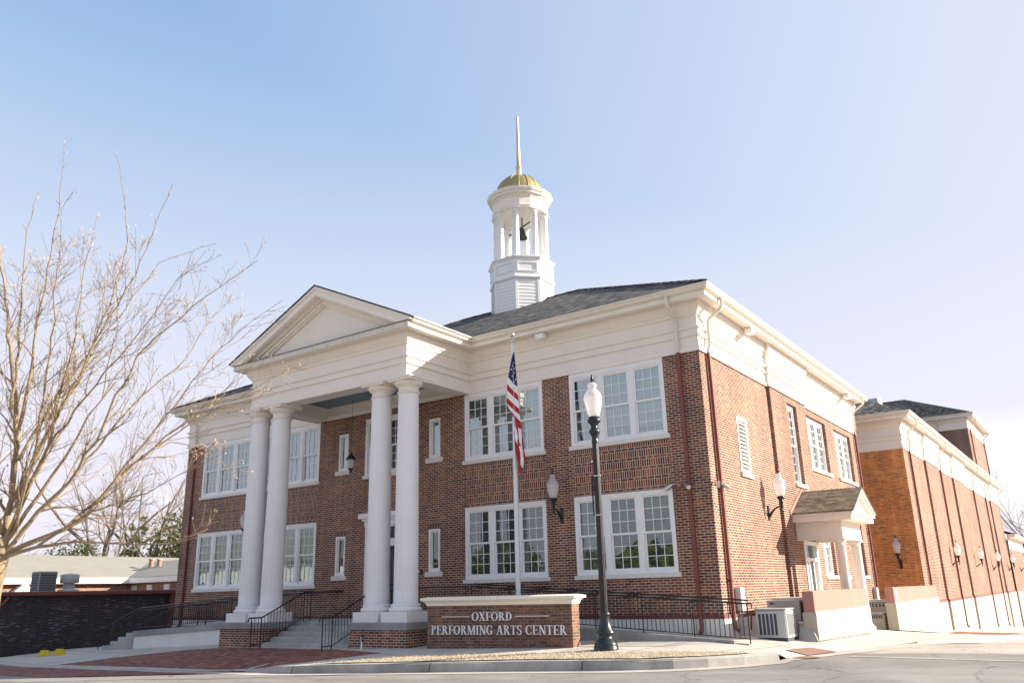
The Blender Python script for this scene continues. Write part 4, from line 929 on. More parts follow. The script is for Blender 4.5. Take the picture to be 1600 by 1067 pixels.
def make_annex():
    A = thing('brick_annex', 'low brick annex with cream eaves at the far end of the long wing', 'building', (-5, 68, -3.4))
    X, Y0, Y1, zt = 1.3, 60.35, 74.0, 3.05
    m = MB(); m.quad((X,Y0,-6),(X,Y1,-6),(X,Y1,zt),(X,Y0,zt)); m.quad((X,Y1,-6),(-12,Y1,-6),(-12,Y1,zt),(X,Y1,zt)); m.build('wall', M['brick'], A)
    pr = [(0,zt),(.05,zt),(.05,zt+.75),(.12,zt+.82),(.18,zt+.95),(.60,zt+.95),(.64,zt+1.15),(.68,zt+1.2),(0,zt+1.2)]
    m = MB(); m.sweep(pr, [(X,Y0),(X,Y1),(-12,Y1)]); m.build('entablature', M['cream'], A)
    m = MB(); m.quad((X+.68,Y0,zt+1.205),(X+.68,Y1+.6,zt+1.205),(-5,Y1-5,zt+3.6),(-5,Y0,zt+3.6)); m.build('roof', M['shingle'], A)
    m = MB(); m.sweep([(-.05,-6),(.05,-6),(.05,-.3),(-.05,-.3)], [(X,Y0),(X,Y1)]); m.build('foundation', M['offwhite'], A)
make_annex()
def make_hatch():
    H = thing('roof_ventilator', 'boxy metal ventilator on the shingled roof of the rear wing', 'ventilator', (-.6, 30.0, 8.9))
    c, s_ = (-.95, 25.6, 0), .55
    m = MB(); m.bbox(c[0]-s_*.8, c[0]+s_*.8, c[1]-s_*.8, c[1]+s_*.8, 8.3, 9.62, .02); m.build('curb', M['maroon'], H)
    m = MB(); m.hexa([(c[0]-s_,c[1]-s_,9.62),(c[0]+s_,c[1]-s_,9.62),(c[0]+s_,c[1]+s_,9.62),(c[0]-s_,c[1]+s_,9.62)],[(c[0]-s_*.95,c[1]-s_*.9,9.87),(c[0]+s_*.95,c[1]-s_*.9,9.87),(c[0]+s_*.95,c[1]+s_,10.09),(c[0]-s_*.95,c[1]+s_,10.09)]); m.build('hood', M['ac_light'], H)
make_hatch()
def make_left():
    D = thing('flat_roofed_building', 'low flat roofed dark brick building in the shade beside the hall', 'building', (-34, 0, -1.6))
    X, y0, y1, zt = -30, -9, 5.6, .98
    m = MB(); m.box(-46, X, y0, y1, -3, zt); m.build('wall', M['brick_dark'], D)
    m = MB(); m.box(-46.2, X+.22, y0-.2, y1+.2, zt+.001, zt+.14); m.build('roof', M['maroon'], D)
    m = MB(); m.box(-46.1, X+.12, y0-.1, y1+.1, zt+.141, zt+.17); m.build('roof_sheet', M['tar'], D)
    m = MB(); m.tube([(X+.16,-3.05,zt-.05),(X+.12,-3.15,zt-.25),(X+.06,-3.3,zt-.4),(X+.06,-3.3,-2)], .06, square=True); m.build('downspout', M['maroon'], D)
    m = MB(); m.box(X, X+.12, 4.45, 4.75, -3, zt); m.build('corner_post', M['maroon'], D)
    m = MB(); m.tube([(X+.05,-1.55,zt),(X+.05,-1.55,-2)], .018, 6); m.build('conduit', M['ac_dark'], D)
    A = thing('roof_condenser', 'dark louvred air conditioner standing on the flat roof', 'air conditioner', (-31.4, -.95, zt+.17))
    m = MB(); m.bbox(-31.75,-31.05,-1.35,-.55,1.16,2.02,.02); m.build('case', M['ac'], A)
    m = MB()
    for k in range(11): z = 1.20+.07*k; m.box(-31.049,-31.03,-1.3,-.6,z,z+.035); m.box(-31.7,-31.1,-1.37,-1.351,z,z+.05)
    m.build('grille', M['ac_dark'], A)
    V = thing('roof_fan', 'round mushroom shaped roof fan on the flat roof', 'roof fan', (-31.3, .15, zt+.17))
    m = MB(); m.lathe([(.45,1.152),(.45,1.22),(.25,1.26),(.22,1.5)], (-31.3,.15,0), 20); m.build('base', M['ac_light'], V)
    m = MB(); m.lathe([(.36,1.5),(.40,1.52),(.40,1.86),(.36,1.90),(0,1.94)], (-31.3,.15,0), 24); m.build('hood', M['ac_light'], V)
    # ranch house
    H = thing('ranch_house', 'low brick house with wide grey gabled roof and white fascia behind the flat roof', 'house', (-54, 12, -1.9))
    X, ya, yb, ze, zr = -50, -14, 14.2, 2.05, 3.95
    m = MB(); m.box(-62, X, ya, yb+9, -3, ze); m.box(X, -30, yb, yb+8, -3, ze); m.build('wall', M['brick_house'], H)
    m = MB(); m.hexa([(X+.5,ya,ze+.12),(X+.5,yb+9,ze+.12),(-56,yb+9,zr),(-56,ya,zr)][::1], [(X+.5,ya,ze+.2),(X+.5,yb+9,ze+.2),(-56,yb+9,zr+.08),(-56,ya,zr+.08)]); m.quad((-62.5,ya,ze+.2),(-62.5,yb+9,ze+.2),(-56,yb+9,zr+.08),(-56,ya,zr+.08))
    m.quad((X-4,yb-.5,ze+.21),(-29.5,yb-.5,ze+.21),(-29.5,yb+4,zr-.35),(X-4,yb+4,zr-.35)); m.quad((X-4,yb+8.5,ze+.21),(-29.5,yb+8.5,ze+.21),(-29.5,yb+4,zr-.35),(X-4,yb+4,zr-.35)); m.build('roof', M['shingle_house'], H)
    m = MB(); m.box(X+.02, X+.55, ya, yb-.5, ze-.18, ze+.199); m.box(X+.551, -29.6, yb-.5, yb-.02, ze-.18, ze+.19); m.build('fascia', M['white'], H)
    for x in (-49.85, -47.9, -45.8):
        m = MB(); m.box(x, x+.68, yb-.04, yb+.02, .75, 1.72); w = m.build('window', M['white'], H)
        m = MB(); m.box(x+.07, x+.61, yb-.06, yb-.041, .82, 1.65); m.build('pane', M['curtain'], w)
    m = MB(); m.prism([(6.0,.6),(7.35,.6),(7.35,1.35),(6.65,1.95),(6.0,1.35)], lambda y, z: (X+.02,y,z), lambda y, z: (X+.6,y,z)); m.build('dormer', M['white'], H)
    for x, y, h in ((-51.4, 16.5, .62), (-50.35, 16.5, .55)):
        m = MB(); m.tube([(x,y,2.6),(x,y,3.0+h)], .17, 10); f = m.build('flue', M['pink'], H)
        m = MB(); m.tube([(x,y,3.0+h),(x,y,3.06+h)], .24, 10); m.build('flue_cap', M['ac_light'], f)
make_left()
# ------------------------------------------------------------------ ramps and railings
def rail(name, label, pts, h=.86, post=1.35, gap=.115, second=None, ends=True, group='black iron railings'):
    """flat iron railing along foot points (x, y, z)"""
    T = thing(name, label, 'railing', pts[0], group); P = [Vector(p) for p in pts]; up = Vector((0,0,1))
    m = MB(); tops = [p+up*h for p in P]
    if ends:
        d0 = (P[0]-P[1]); d0.z = 0; d0.normalize(); d1 = (P[-1]-P[-2]); d1.z = 0; d1.normalize()
        tops = [tops[0]+d0*.12-up*.10, tops[0]+d0*.10]+tops+[tops[-1]+d1*.05]
    m.tube(tops, .021, 8); m.build('top_rail', M['iron'], T)
    m = MB(); m.tube([p+up*.10 for p in P], .012, 6); m.build('bottom_rail', M['iron'], T)
    bm_ = MB(); posts = []
    for a, b in zip(P, P[1:]):
        L_ = (b-a).length; n = max(1, round(L_/post))
        for k in range(n): posts.append(a+(b-a)*(k/n))
        nb = int(L_/gap)
        for k in range(1, nb): q = a+(b-a)*(k/nb); bm_.tube([q+up*.10, q+up*(h-.02)], .0105, 4)
    posts.append(P[-1]); bm_.build('balusters', M['iron'], T)['kind'] = 'stuff'
    for q in posts: m = MB(); m.tube([q-up*.03, q+up*h], .017, 6); m.build('post', M['iron'], T)
    if second:
        off, hh = second; o = Vector((off[0],off[1],0)); m = MB(); m.tube([p+o+up*hh for p in P], .02, 8)
        for q in posts[::1]: m.tube([q+o+up*(hh), q+o*.5+up*(hh-.07), q+up*(hh-.05)], .008, 5)
        m.build('grab_rail', M['iron'], T)
    return T
def make_ramps():
    r = thing('concrete_ramp', 'concrete ramp with low kerb rising to the porch behind the sign', 'ramp', (-3, -.6, -.6))
    m = MB(); x0, x1, ya, yb = .95, XC+3.96, -1.03, -.035
    zA, zB = S(x0,-.6)+.01, -.06
    m.hexa([(x1,ya,-1.5),(x0,ya,-1.5),(x0,yb,-1.5),(x1,yb,-1.5)],[(x1,ya,zB),(x0,ya,zA),(x0,yb,zA),(x1,yb,zB)]); m.build('slab', M['walk'], r)
    m = MB(); m.hexa([(x1,ya-.13,-1.5),(x0-.3,ya-.13,-1.5),(x0-.3,ya-.002,-1.5),(x1,ya-.002,-1.5)],[(x1,ya-.13,zB+.05),(x0-.3,ya-.13,zA+.075),(x0-.3,ya-.002,zA+.075),(x1,ya-.002,zB+.05)]); m.build('kerb', M['concrete'], r)
    rail('iron_railing', 'black iron railing along the ramp behind the sign and lamp post', [(.95,-.95,zA), (-7.0,-.95,zB+.03)], h=.86, second=((0,.10),.93))
    rail('iron_railing', 'short black iron railing closing the porch beside the paired columns', [(-7.15,-1.05,-.05),(-7.15,-1.95,-.05),(-8.2,-1.95,-.05)], h=.88, post=1.0)
    # the long ramp and its flight of steps on the other side of the porch
    r = thing('concrete_ramp', 'white stuccoed ramp with concrete coping leading up from a short flight of steps', 'ramp', (-18.5, -1, -.9))
    x0, x1, ya, yb = XC-3.96, -22.2, -1.88, -.04; zA, zB = -.10, -.47
    m = MB(); m.hexa([(x1,ya+.1,-2.2),(x0,ya+.1,-2.2),(x0,yb,-2.2),(x1,yb,-2.2)],[(x1,ya+.1,zB),(x0,ya+.1,zA),(x0,yb,zA),(x1,yb,zB)]); m.build('slab', M['concrete'], r)
    m = MB(); m.hexa([(x1,ya,-2.2),(x0,ya,-2.2),(x0,ya+.099,-2.2),(x1,ya+.099,-2.2)],[(x1,ya,zB-.13),(x0,ya,zA-.13),(x0,ya+.099,zA-.13),(x1,ya+.099,zB-.13)]); m.build('wall', M['stucco_base'], r)
    m = MB(); m.hexa([(x1-.02,ya-.05,zB-.129),(x0,ya-.05,zA-.129),(x0,ya+.2,zA-.129),(x1-.02,ya+.2,zB-.129)],[(x1-.02,ya-.05,zB+.06),(x0,ya-.05,zA+.06),(x0,ya+.2,zA+.06),(x1-.02,ya+.2,zB+.06)]); m.build('coping', M['cap'], r)
    m = MB(); n = 4; zg = S(-24,-1.5); rh = (zB-zg)/n
    for k in range(n): x = x1-.021-.52*(n-1-k); m.bbox(x-.54, x if k == n-1 else x+.01, ya, yb-.25, -2.2, zg+rh*(k+1)-.004*(n-k), .015)
    m.build('steps', M['concrete'], r)
    xs = x1-.52*n
    rail('iron_railing', 'black iron railing along the long stuccoed ramp and down its steps', [(x0,ya+.08,zA+.06),(x1,ya+.08,zB+.06),(xs-.1,ya+.08,zg+.0),(xs-.45,ya+.08,zg)], h=.80, second=((0,.09),.72))
    rail('iron_railing', 'black iron railing on the far side of the short flight of steps', [(x1+3.2,yb-.3,zB+.16),(x1,yb-.3,zB+.02),(xs-.1,yb-.3,zg),(xs-.45,yb-.3,zg)], h=.84)
    # porch steps railings
    zs = S(-11,-3.6)
    for x, lab in ((-12.78, 'black iron railing on the porch steps beside the outer column pair'), (-9.78, 'black iron railing on the porch steps beside the striped marker')):
        rail('iron_railing', lab, [(x,-3.95,zs),(x,-3.60,zs),(x,-2.02,-.045),(x,-1.75,-.045)], h=.84, post=1.6)
    # handrail on the brick wall of the porch
    T = thing('wall_handrail', 'dark handrail fixed to the brick wall of the porch', 'handrail', (-15, -.1, .8)); m = MB()
    m.tube([(-16.6,-.10,.74),(-13.6,-.10,.82),(-13.2,-.10,.82),(-13.15,-.03,.80)], .02, 8)
    for x in (-16,-14.6,-13.4): m.tube([(x,-.10,.77),(x,-.05,.70),(x,0,.72)], .009, 5)
    m.build('bar', M['iron'], T)
make_ramps()
# ------------------------------------------------------------------ lamps
def globe_parts(root, c, zs, r, fin):
    """acorn globe on zs = bottom of glass; r = widest radius"""
    k = r/.17; f = lambda a, z: (a*k, z*k)
    m = MB(); m.lathe([f(*p) for p in ((.085,0),(.10,.01),(.128,.10),(.155,.22),(.168,.32),(.170,.36))], (c[0],c[1],zs), 24, cap=False); m.build('globe', M['globe'], root)
    m = MB(); m.lathe([f(*p) for p in ((.171,.36),(.172,.375),(.155,.43),(.105,.50),(.075,.53),(.068,.55),(.085,.575),(.088,.60),(.070,.635),(.035,.66),(.0,.665))], (c[0],c[1],zs), 24, cap=False); m.build('globe_cap', M['globe_cap'], root)
    m = MB(); m.lathe([f(*p) for p in ((.0,.655),(.025,.66),(.022,.70),(.030,.72),(.024,.76),(.012,.80),(0,.805))], (c[0],c[1],zs), 10); m.build('finial', M['iron'], root)
    m = MB(); m.lathe([f(*p) for p in ((.03,.0),(.03,.16),(.045,.18),(.045,.27),(.02,.30))], (c[0],c[1],zs), 10); m.build('bulb', M['white'], root)
def wall_lamp(loc, rot, label, first):
    if not hasattr(wall_lamp, 'p'):
        T = thing('wall_lamp', label, 'wall lamp', (0,0,0), 'acorn globe lamps bracketed to the brick walls'); m = MB()
        m.bbox(-.055,.055,-.035,0,-.22,.20,.008); m.tube([(0,-.02,-.12),(0,-.10,-.02),(0,-.22,.10),(0,-.34,.145),(0,-.42,.15)], [.045,.035,.026,.022,.020], 8); m.build('bracket', M['iron'], T)
        m = MB(); m.lathe([(0,.0),(.03,.012),(.035,.03),(.02,.055),(.018,.09),(.035,.12),(.038,.20),(.055,.26),(.062,.33),(.05,.335),(.095,.36),(.11,.38),(.11,.42),(.08,.44)], (0,-.42,0), 16); m.build('holder', M['iron'], T)
        globe_parts(T, (0,-.42), .44, .17, True); wall_lamp.p = T; T.location = loc; T.rotation_euler = (0,0,rot); return T
    T = dup(wall_lamp.p, loc, rot, None, label); return T
def make_lamps():
    wall_lamp((-4.5,0,2.70), 0, 'wall lamp on the hall front between the two tall window stacks', True)
    wall_lamp((2*XC+4.5,0,2.70), 0, 'wall lamp on the hall front half hidden behind the outermost column', False)
    wall_lamp((0,4.20,2.70), R(90), 'wall lamp on the sunny side wall beside the little gabled porch', False)
    wall_lamp((.25,20.95,1.45), 0, 'wall lamp on the brick end of the rear wing', False)
    labs = ['wall lamp on the long wing nearest the second screen wall', 'second wall lamp along the long wing after the screen wall', 'third wall lamp along the long wing after the screen wall', 'fourth wall lamp along the long wing, near its far end', 'farthest wall lamp, on the low annex beyond the long wing']
    for y, l in zip((29.3,38.8,48.4,58.15,67.3), labs): wall_lamp((1.08 if y < 54 else (1.18 if y < 60 else 1.30), y, 1.47), R(90), l, False)
    # street lamp
    x, y = -1.66, -2.93; z0 = S(x,y)-.01
    T = thing('street_lamp', 'tall black street lamp with white acorn globe standing by the brick sign', 'street lamp', (x,y,z0)); Z = -z0
    m = MB(); prof = [(.275,z0),(.275,z0+.09),(.255,z0+.10),(.27,z0+.12),(.25,z0+.16),(.19,z0+.24),(.15,z0+.28),(.155,z0+.30),(.15,z0+.31),(.20,z0+.34),(.215,z0+.37),(.20,z0+.40),(.155,z0+.47),(.125,z0+.58),(.112,z0+.70),(.112,z0+.745),(.13,z0+.755),(.135,z0+.775),(.125,z0+.79),(.115,z0+.82),(.09,z0+.83)]
    m.lathe(prof, (x,y,0), 28); m.build('base', M['lamp_green'], T)
    m = MB(); n = 36; v = []
    for zz, r in ((z0+.82,.092),(4.02,.074)):
        for k in range(n): a = 2*math.pi*k/n; rr = r*(1 if k % 3 else .93); v.append((x+rr*math.cos(a), y+rr*math.sin(a), zz))
    m.add(v, [(k,(k+1)%n,n+(k+1)%n,n+k) for k in range(n)]); m.build('post', M['iron'], T)
    m = MB(); m.lathe([(.074,4.02),(.085,4.03),(.085,4.06),(.075,4.08),(.07,4.16),(.085,4.20),(.12,4.26),(.135,4.30),(.12,4.345),(.085,4.38),(.08,4.44),(.10,4.49),(.15,4.53),(.16,4.56),(.155,4.60),(.13,4.62),(.13,4.66),(.10,4.67)], (x,y,0), 24); m.build('collar', M['lamp_green'], T)
    globe_parts(T, (x,y), 4.66, .222, True)
    m = MB()
    for zz in (3.22, 2.31): m.lathe([(.086,zz),(.088,zz+.012),(.086,zz+.025)], (x,y,0), 20); m.tube([(x+.08,y-.04,zz+.01),(x+.13,y-.05,zz+.01)], .012, 6)
    m.build('steel_band', M['steel'], T)
    m = MB(); m.tube([(x-.10,y-.06,3.24),(x-.105,y-.06,2.9),(x-.10,y-.06,2.32)], .022, 6); m.build('conduit', M['iron'], T)
    m = MB()
    for zz in (3.55, 2.0): m.box(x-.075,x-.035,y-.105,y-.07,zz,zz+.05)
    m.build('outlet', M['steel'], T)
    # lantern in the portico
    T = thing('hanging_lantern', 'bronze lantern with white glass hanging in the portico', 'lantern', (-11.47,-1.5,7.16)); c = (-11.47,-1.5,0)
    m = MB(); z = 7.16; k = 0
    while z > 5.09: m.tube([(c[0]+(.008 if k%2 else 0),c[1]+(0 if k%2 else .008),z),(c[0],c[1],z-.06)], .006, 4); z -= .055; k += 1
    m.build('chain', M['lantern'], T)
    m = MB(); m.lathe([(.015,5.10),(.035,5.08),(.03,5.04),(.05,5.0),(.12,4.94),(.165,4.87),(.165,4.855),(.11,4.85)], c, 20); m.build('hood', M['lantern'], T)
    m = MB(); m.lathe([(.108,4.85),(.105,4.75),(.085,4.60),(.07,4.56)], c, 20, cap=False); m.build('glass', M['globe'], T)
    m = MB(); m.lathe([(.078,4.57),(.078,4.55),(.045,4.53),(.03,4.50),(.042,4.47),(.02,4.44),(0,4.41)], c, 14)
    for k in range(6): a = R(60*k); m.tube([(c[0]+.112*math.cos(a),c[1]+.112*math.sin(a),4.86),(c[0]+.074*math.cos(a),c[1]+.074*math.sin(a),4.56)], .008, 4)
    m.build('cage', M['lantern'], T)
    # soffit floodlights and corner spotlights
    proto = None
    for i, (x, y, a, lab) in enumerate([(-4.75,-.36,0,'white box floodlight under the front eave beside the flagpole top'), (.36,3.25,90,'white box floodlight under the sunny side eave near the corner downspouts'), (.36,14.6,90,'white box floodlight under the side eave at the far end of the hall'), (-15.6,-.36,0,'white box floodlight under the front eave beside the outermost column')]):
        if proto is None:
            T = thing('floodlight', lab, 'floodlight', (0,0,0), 'box floodlights under the eaves'); m = MB(); m.hexa([(-.14,-.10,-.17),(.14,-.10,-.17),(.13,.10,-.14),(-.13,.10,-.14)],[(-.14,-.13,-.03),(.14,-.13,-.03),(.13,.10,.0),(-.13,.10,.0)]); m.build('case', M['white'], T)
            m = MB(); m.box(-.03,.03,-.03,.03,0,.03); m.build('bracket', M['white'], T); proto = T
        else: T = dup(proto, None, None, None, lab)
        T.location = (x,y,8.03); T.rotation_euler = (0,0,R(a))
    for loc, a, lab in (((-.87,0,3.20),0,'twin spotlight on a pink box beside the lower window and downspout'), ((0,.30,3.20),90,'twin spotlight on the sunny corner pier beside the downspout')):
        T = thing('spotlight', lab, 'spotlight', loc, 'twin spotlights near the corner'); T.rotation_euler = (0,0,R(a))
        def q(x,y,z): return (x,y,z)
        o0 = len(bpy.data.objects)
        m = MB(); m.bbox(-.05,.05,-.05,0,-.05,.05,.006); b_ = m.build('box', M['pink'], None); b_.parent = T
        for s in (-1,1):
            m = MB(); m.tube([(s*.05,-.03,.03),(s*.12,-.05,.05),(s*.16,-.08,.03)], .014, 6); m.tube([(s*.16,-.08,.03),(s*.20,-.10,.0),(s*.34,-.19,-.10)], [.03,.055,.062], 12); l = m.build('lamp_head', M['steel'], None); l.parent = T
make_lamps()
# ------------------------------------------------------------------ lettered brick sign
TK, TN, SF = .135, .05, .045     # thick stroke, thin stroke, serif thickness (of cap height)
def glyph(ch):
    """outline pieces of a Roman capital of height 1: list of polygons, and its width"""
    P = []
    rect = lambda x0, x1, y0, y1: P.append([(x0,y0),(x1,y0),(x1,y1),(x0,y1)])
    def stem(x, w=TK, b=True, t=True):
        rect(x, x+w, 0, 1)
        if b: rect(x-.07, x+w+.07, 0, SF)
        if t: rect(x-.07, x+w+.07, 1-SF, 1)
    def slant(xa, xb, w, ya=0, yb=1): P.append([(xa,ya),(xa+w,ya),(xb+w,yb),(xb,yb)])
    def ring(cx, cy, rx, ry, a0, a1, tk, tn, n=20):
        out = []; inn = []
        for i in range(n+1):
            a = R(a0+(a1-a0)*i/n); out.append((cx+rx*math.cos(a), cy+ry*math.sin(a))); inn.append((cx+(rx-tk)*math.cos(a), cy+(ry-tn)*math.sin(a)))
        for i in range(n): P.append([out[i], out[i+1], inn[i+1], inn[i]])
    w = .7
    if ch == 'O': ring(.38,.5,.37,.515,0,360,TK+.01,TN,36); w = .76
    elif ch == 'C' or ch == 'G':
        ring(.38,.5,.37,.515,48,318 if ch == 'C' else 312,TK+.01,TN,30); w = .68
        rect(.60,.635,.66,.97)
        if ch == 'G': rect(.50,.50+TK,.06,.42); rect(.43,.72,.40,.40+SF); w = .74
        else: rect(.61,.64,.06,.28)
    elif ch == 'D': stem(.10); ring(.235,.5,.44,.5,-90,90,TK+.01,TN,24); w = .72
    elif ch == 'P': stem(.10); ring(.235,.74,.32,.26,-90,90,TK,TN,18); w = .60
    elif ch == 'R': stem(.10); ring(.235,.745,.31,.255,-90,90,TK,TN,18); P.append([(.30,.50),(.42,.53),(.69,.0),(.53,.0)]); rect(.53,.76,0,SF); w = .72
    elif ch == 'E':
        stem(.10); rect(.235,.58,1-TN,1); rect(.235,.60,0,TN); rect(.235,.48,.49,.49+TN); rect(.55,.58,.80,1); rect(.57,.60,0,.22); rect(.46,.49,.40,.62); w = .62
    elif ch == 'F': stem(.10); rect(.235,.56,1-TN,1); rect(.235,.46,.47,.47+TN); rect(.53,.56,.78,1); rect(.44,.47,.38,.60); w = .57
    elif ch == 'I': stem(.10); w = .335
    elif ch == 'T': stem(.26,t=False); rect(.04,.615,1-TN,1); rect(.04,.07,.76,1); rect(.585,.615,.76,1); w = .655
    elif ch == 'A': slant(.07,.30,TN+.01); slant(.52,.27,TK+.02); rect(.18,.52,.31,.31+TN); rect(.0,.22,0,SF); rect(.44,.74,0,SF); w = .74
    elif ch == 'X': slant(.50,.05,TK+.03); slant(.08,.54,TN+.01); rect(-.01,.24,1-SF,1); rect(.46,.68,1-SF,1); rect(0,.21,0,SF); rect(.44,.72,0,SF); w = .72
    elif ch == 'N': rect(.12,.12+TN+.01,0,1); rect(.62,.62+TN+.01,0,1); slant(.55,.09,TK+.02); rect(.03,.27,0,SF); rect(.0,.18,1-SF,1); rect(.53,.77,1-SF,1); w = .78
    elif ch == 'M':
        rect(.12,.12+TN+.01,0,1); rect(.74,.74+TK,0,1); slant(.41,.10,TK+.01); slant(.43,.74,TN+.01); rect(.03,.27,0,SF); rect(.0,.16,1-SF,1); rect(.66,.95,0,SF); rect(.8,.95,1-SF,1); w = .95
    elif ch == 'S':
        ring(.29,.755,.25,.26,50,270,TK-.01,TN+.02,18); ring(.27,.255,.26,.27,-130,90,TK-.01,TN+.02,18); rect(.44,.47,.74,.98); rect(.05,.08,.03,.28); w = .56
    return P, w
def lettering(root, fn, text, u0, u1, z0, h, depth=.03):
    """each word of cast capitals standing proud of the face"""
    adv = []; x = 0
    for ch in text: adv.append(x); x += (.34 if ch == ' ' else glyph(ch)[1]+.045)
    sx = (u1-u0)/x; words = []; cur = None
    for ch, a in zip(text, adv):
        if ch == ' ': cur = None; continue
        if cur is None: cur = MB(); words.append(cur)
        k = 0
        for p in glyph(ch)[0]:
            k += 1; d = depth+.0004*k
            Q = [(u0+(a+px)*sx, z0+py*h) for px, py in p]
            cur.prism(Q, lambda u, z: fn(u, .004, z), lambda u, z: fn(u, d, z))
    for w in words: w.build('lettering', M['letter'], root)
def make_sign():
    A, Bp = Vector((-6.75,-3.14)), Vector((-2.70,-2.63)); d = (Bp-A); L_ = d.length; d.normalize(); nn = Vector((d.y,-d.x))
    fn = lambda u, o, z: (A.x+d.x*u+nn.x*o, A.y+d.y*u+nn.y*o, z)
    T = thing('brick_sign', 'low brick sign wall with stone coping and white lettering before the porch', 'sign', (-4.7,-2.7,-.65))
    def slab(m, u0, u1, o0, o1, z0, z1): m.hexa([fn(u0,o1,z0),fn(u1,o1,z0),fn(u1,o0,z0),fn(u0,o0,z0)],[fn(u0,o1,z1),fn(u1,o1,z1),fn(u1,o0,z1),fn(u0,o0,z1)])
    m = MB(); slab(m, 0, L_, -.42, 0, -1.1, .355); m.build('wall', M['brick_sign'], T)
    m = MB(); P = [(0,-.42),(0,0),(L_,0),(L_,-.42)]
    path = [fn(u,o,0)[:2] for u, o in [(L_/2,-.42),(0,-.42),(0,0),(L_,0),(L_,-.42),(L_/2,-.42)]]
    prof = [(-.05,.356),(.02,.356),(.02,.385),(.035,.395),(.035,.42),(.06,.44),(.105,.475),(.125,.49),(.14,.49),(.14,.545),(.0,.575)]
    m.sweep(prof, path, caps=False); t = [fn(u,o,.575) for u, o in P]; m.poly([t[1],t[2],t[3],t[0]]); m.build('coping', M['coping'], T)
    lettering(T, fn, 'OXFORD', 1.345, 2.50, -.01, .20)
    lettering(T, fn, 'PERFORMING ARTS CENTER', .13, 3.95, -.335, .215)
    for u0, u1 in ((.47,1.28),(2.56,3.49)):
        m = MB(); slab(m, u0, u1, .004, .028, .08, .097); m.build('rule', M['letter'], T)
make_sign()
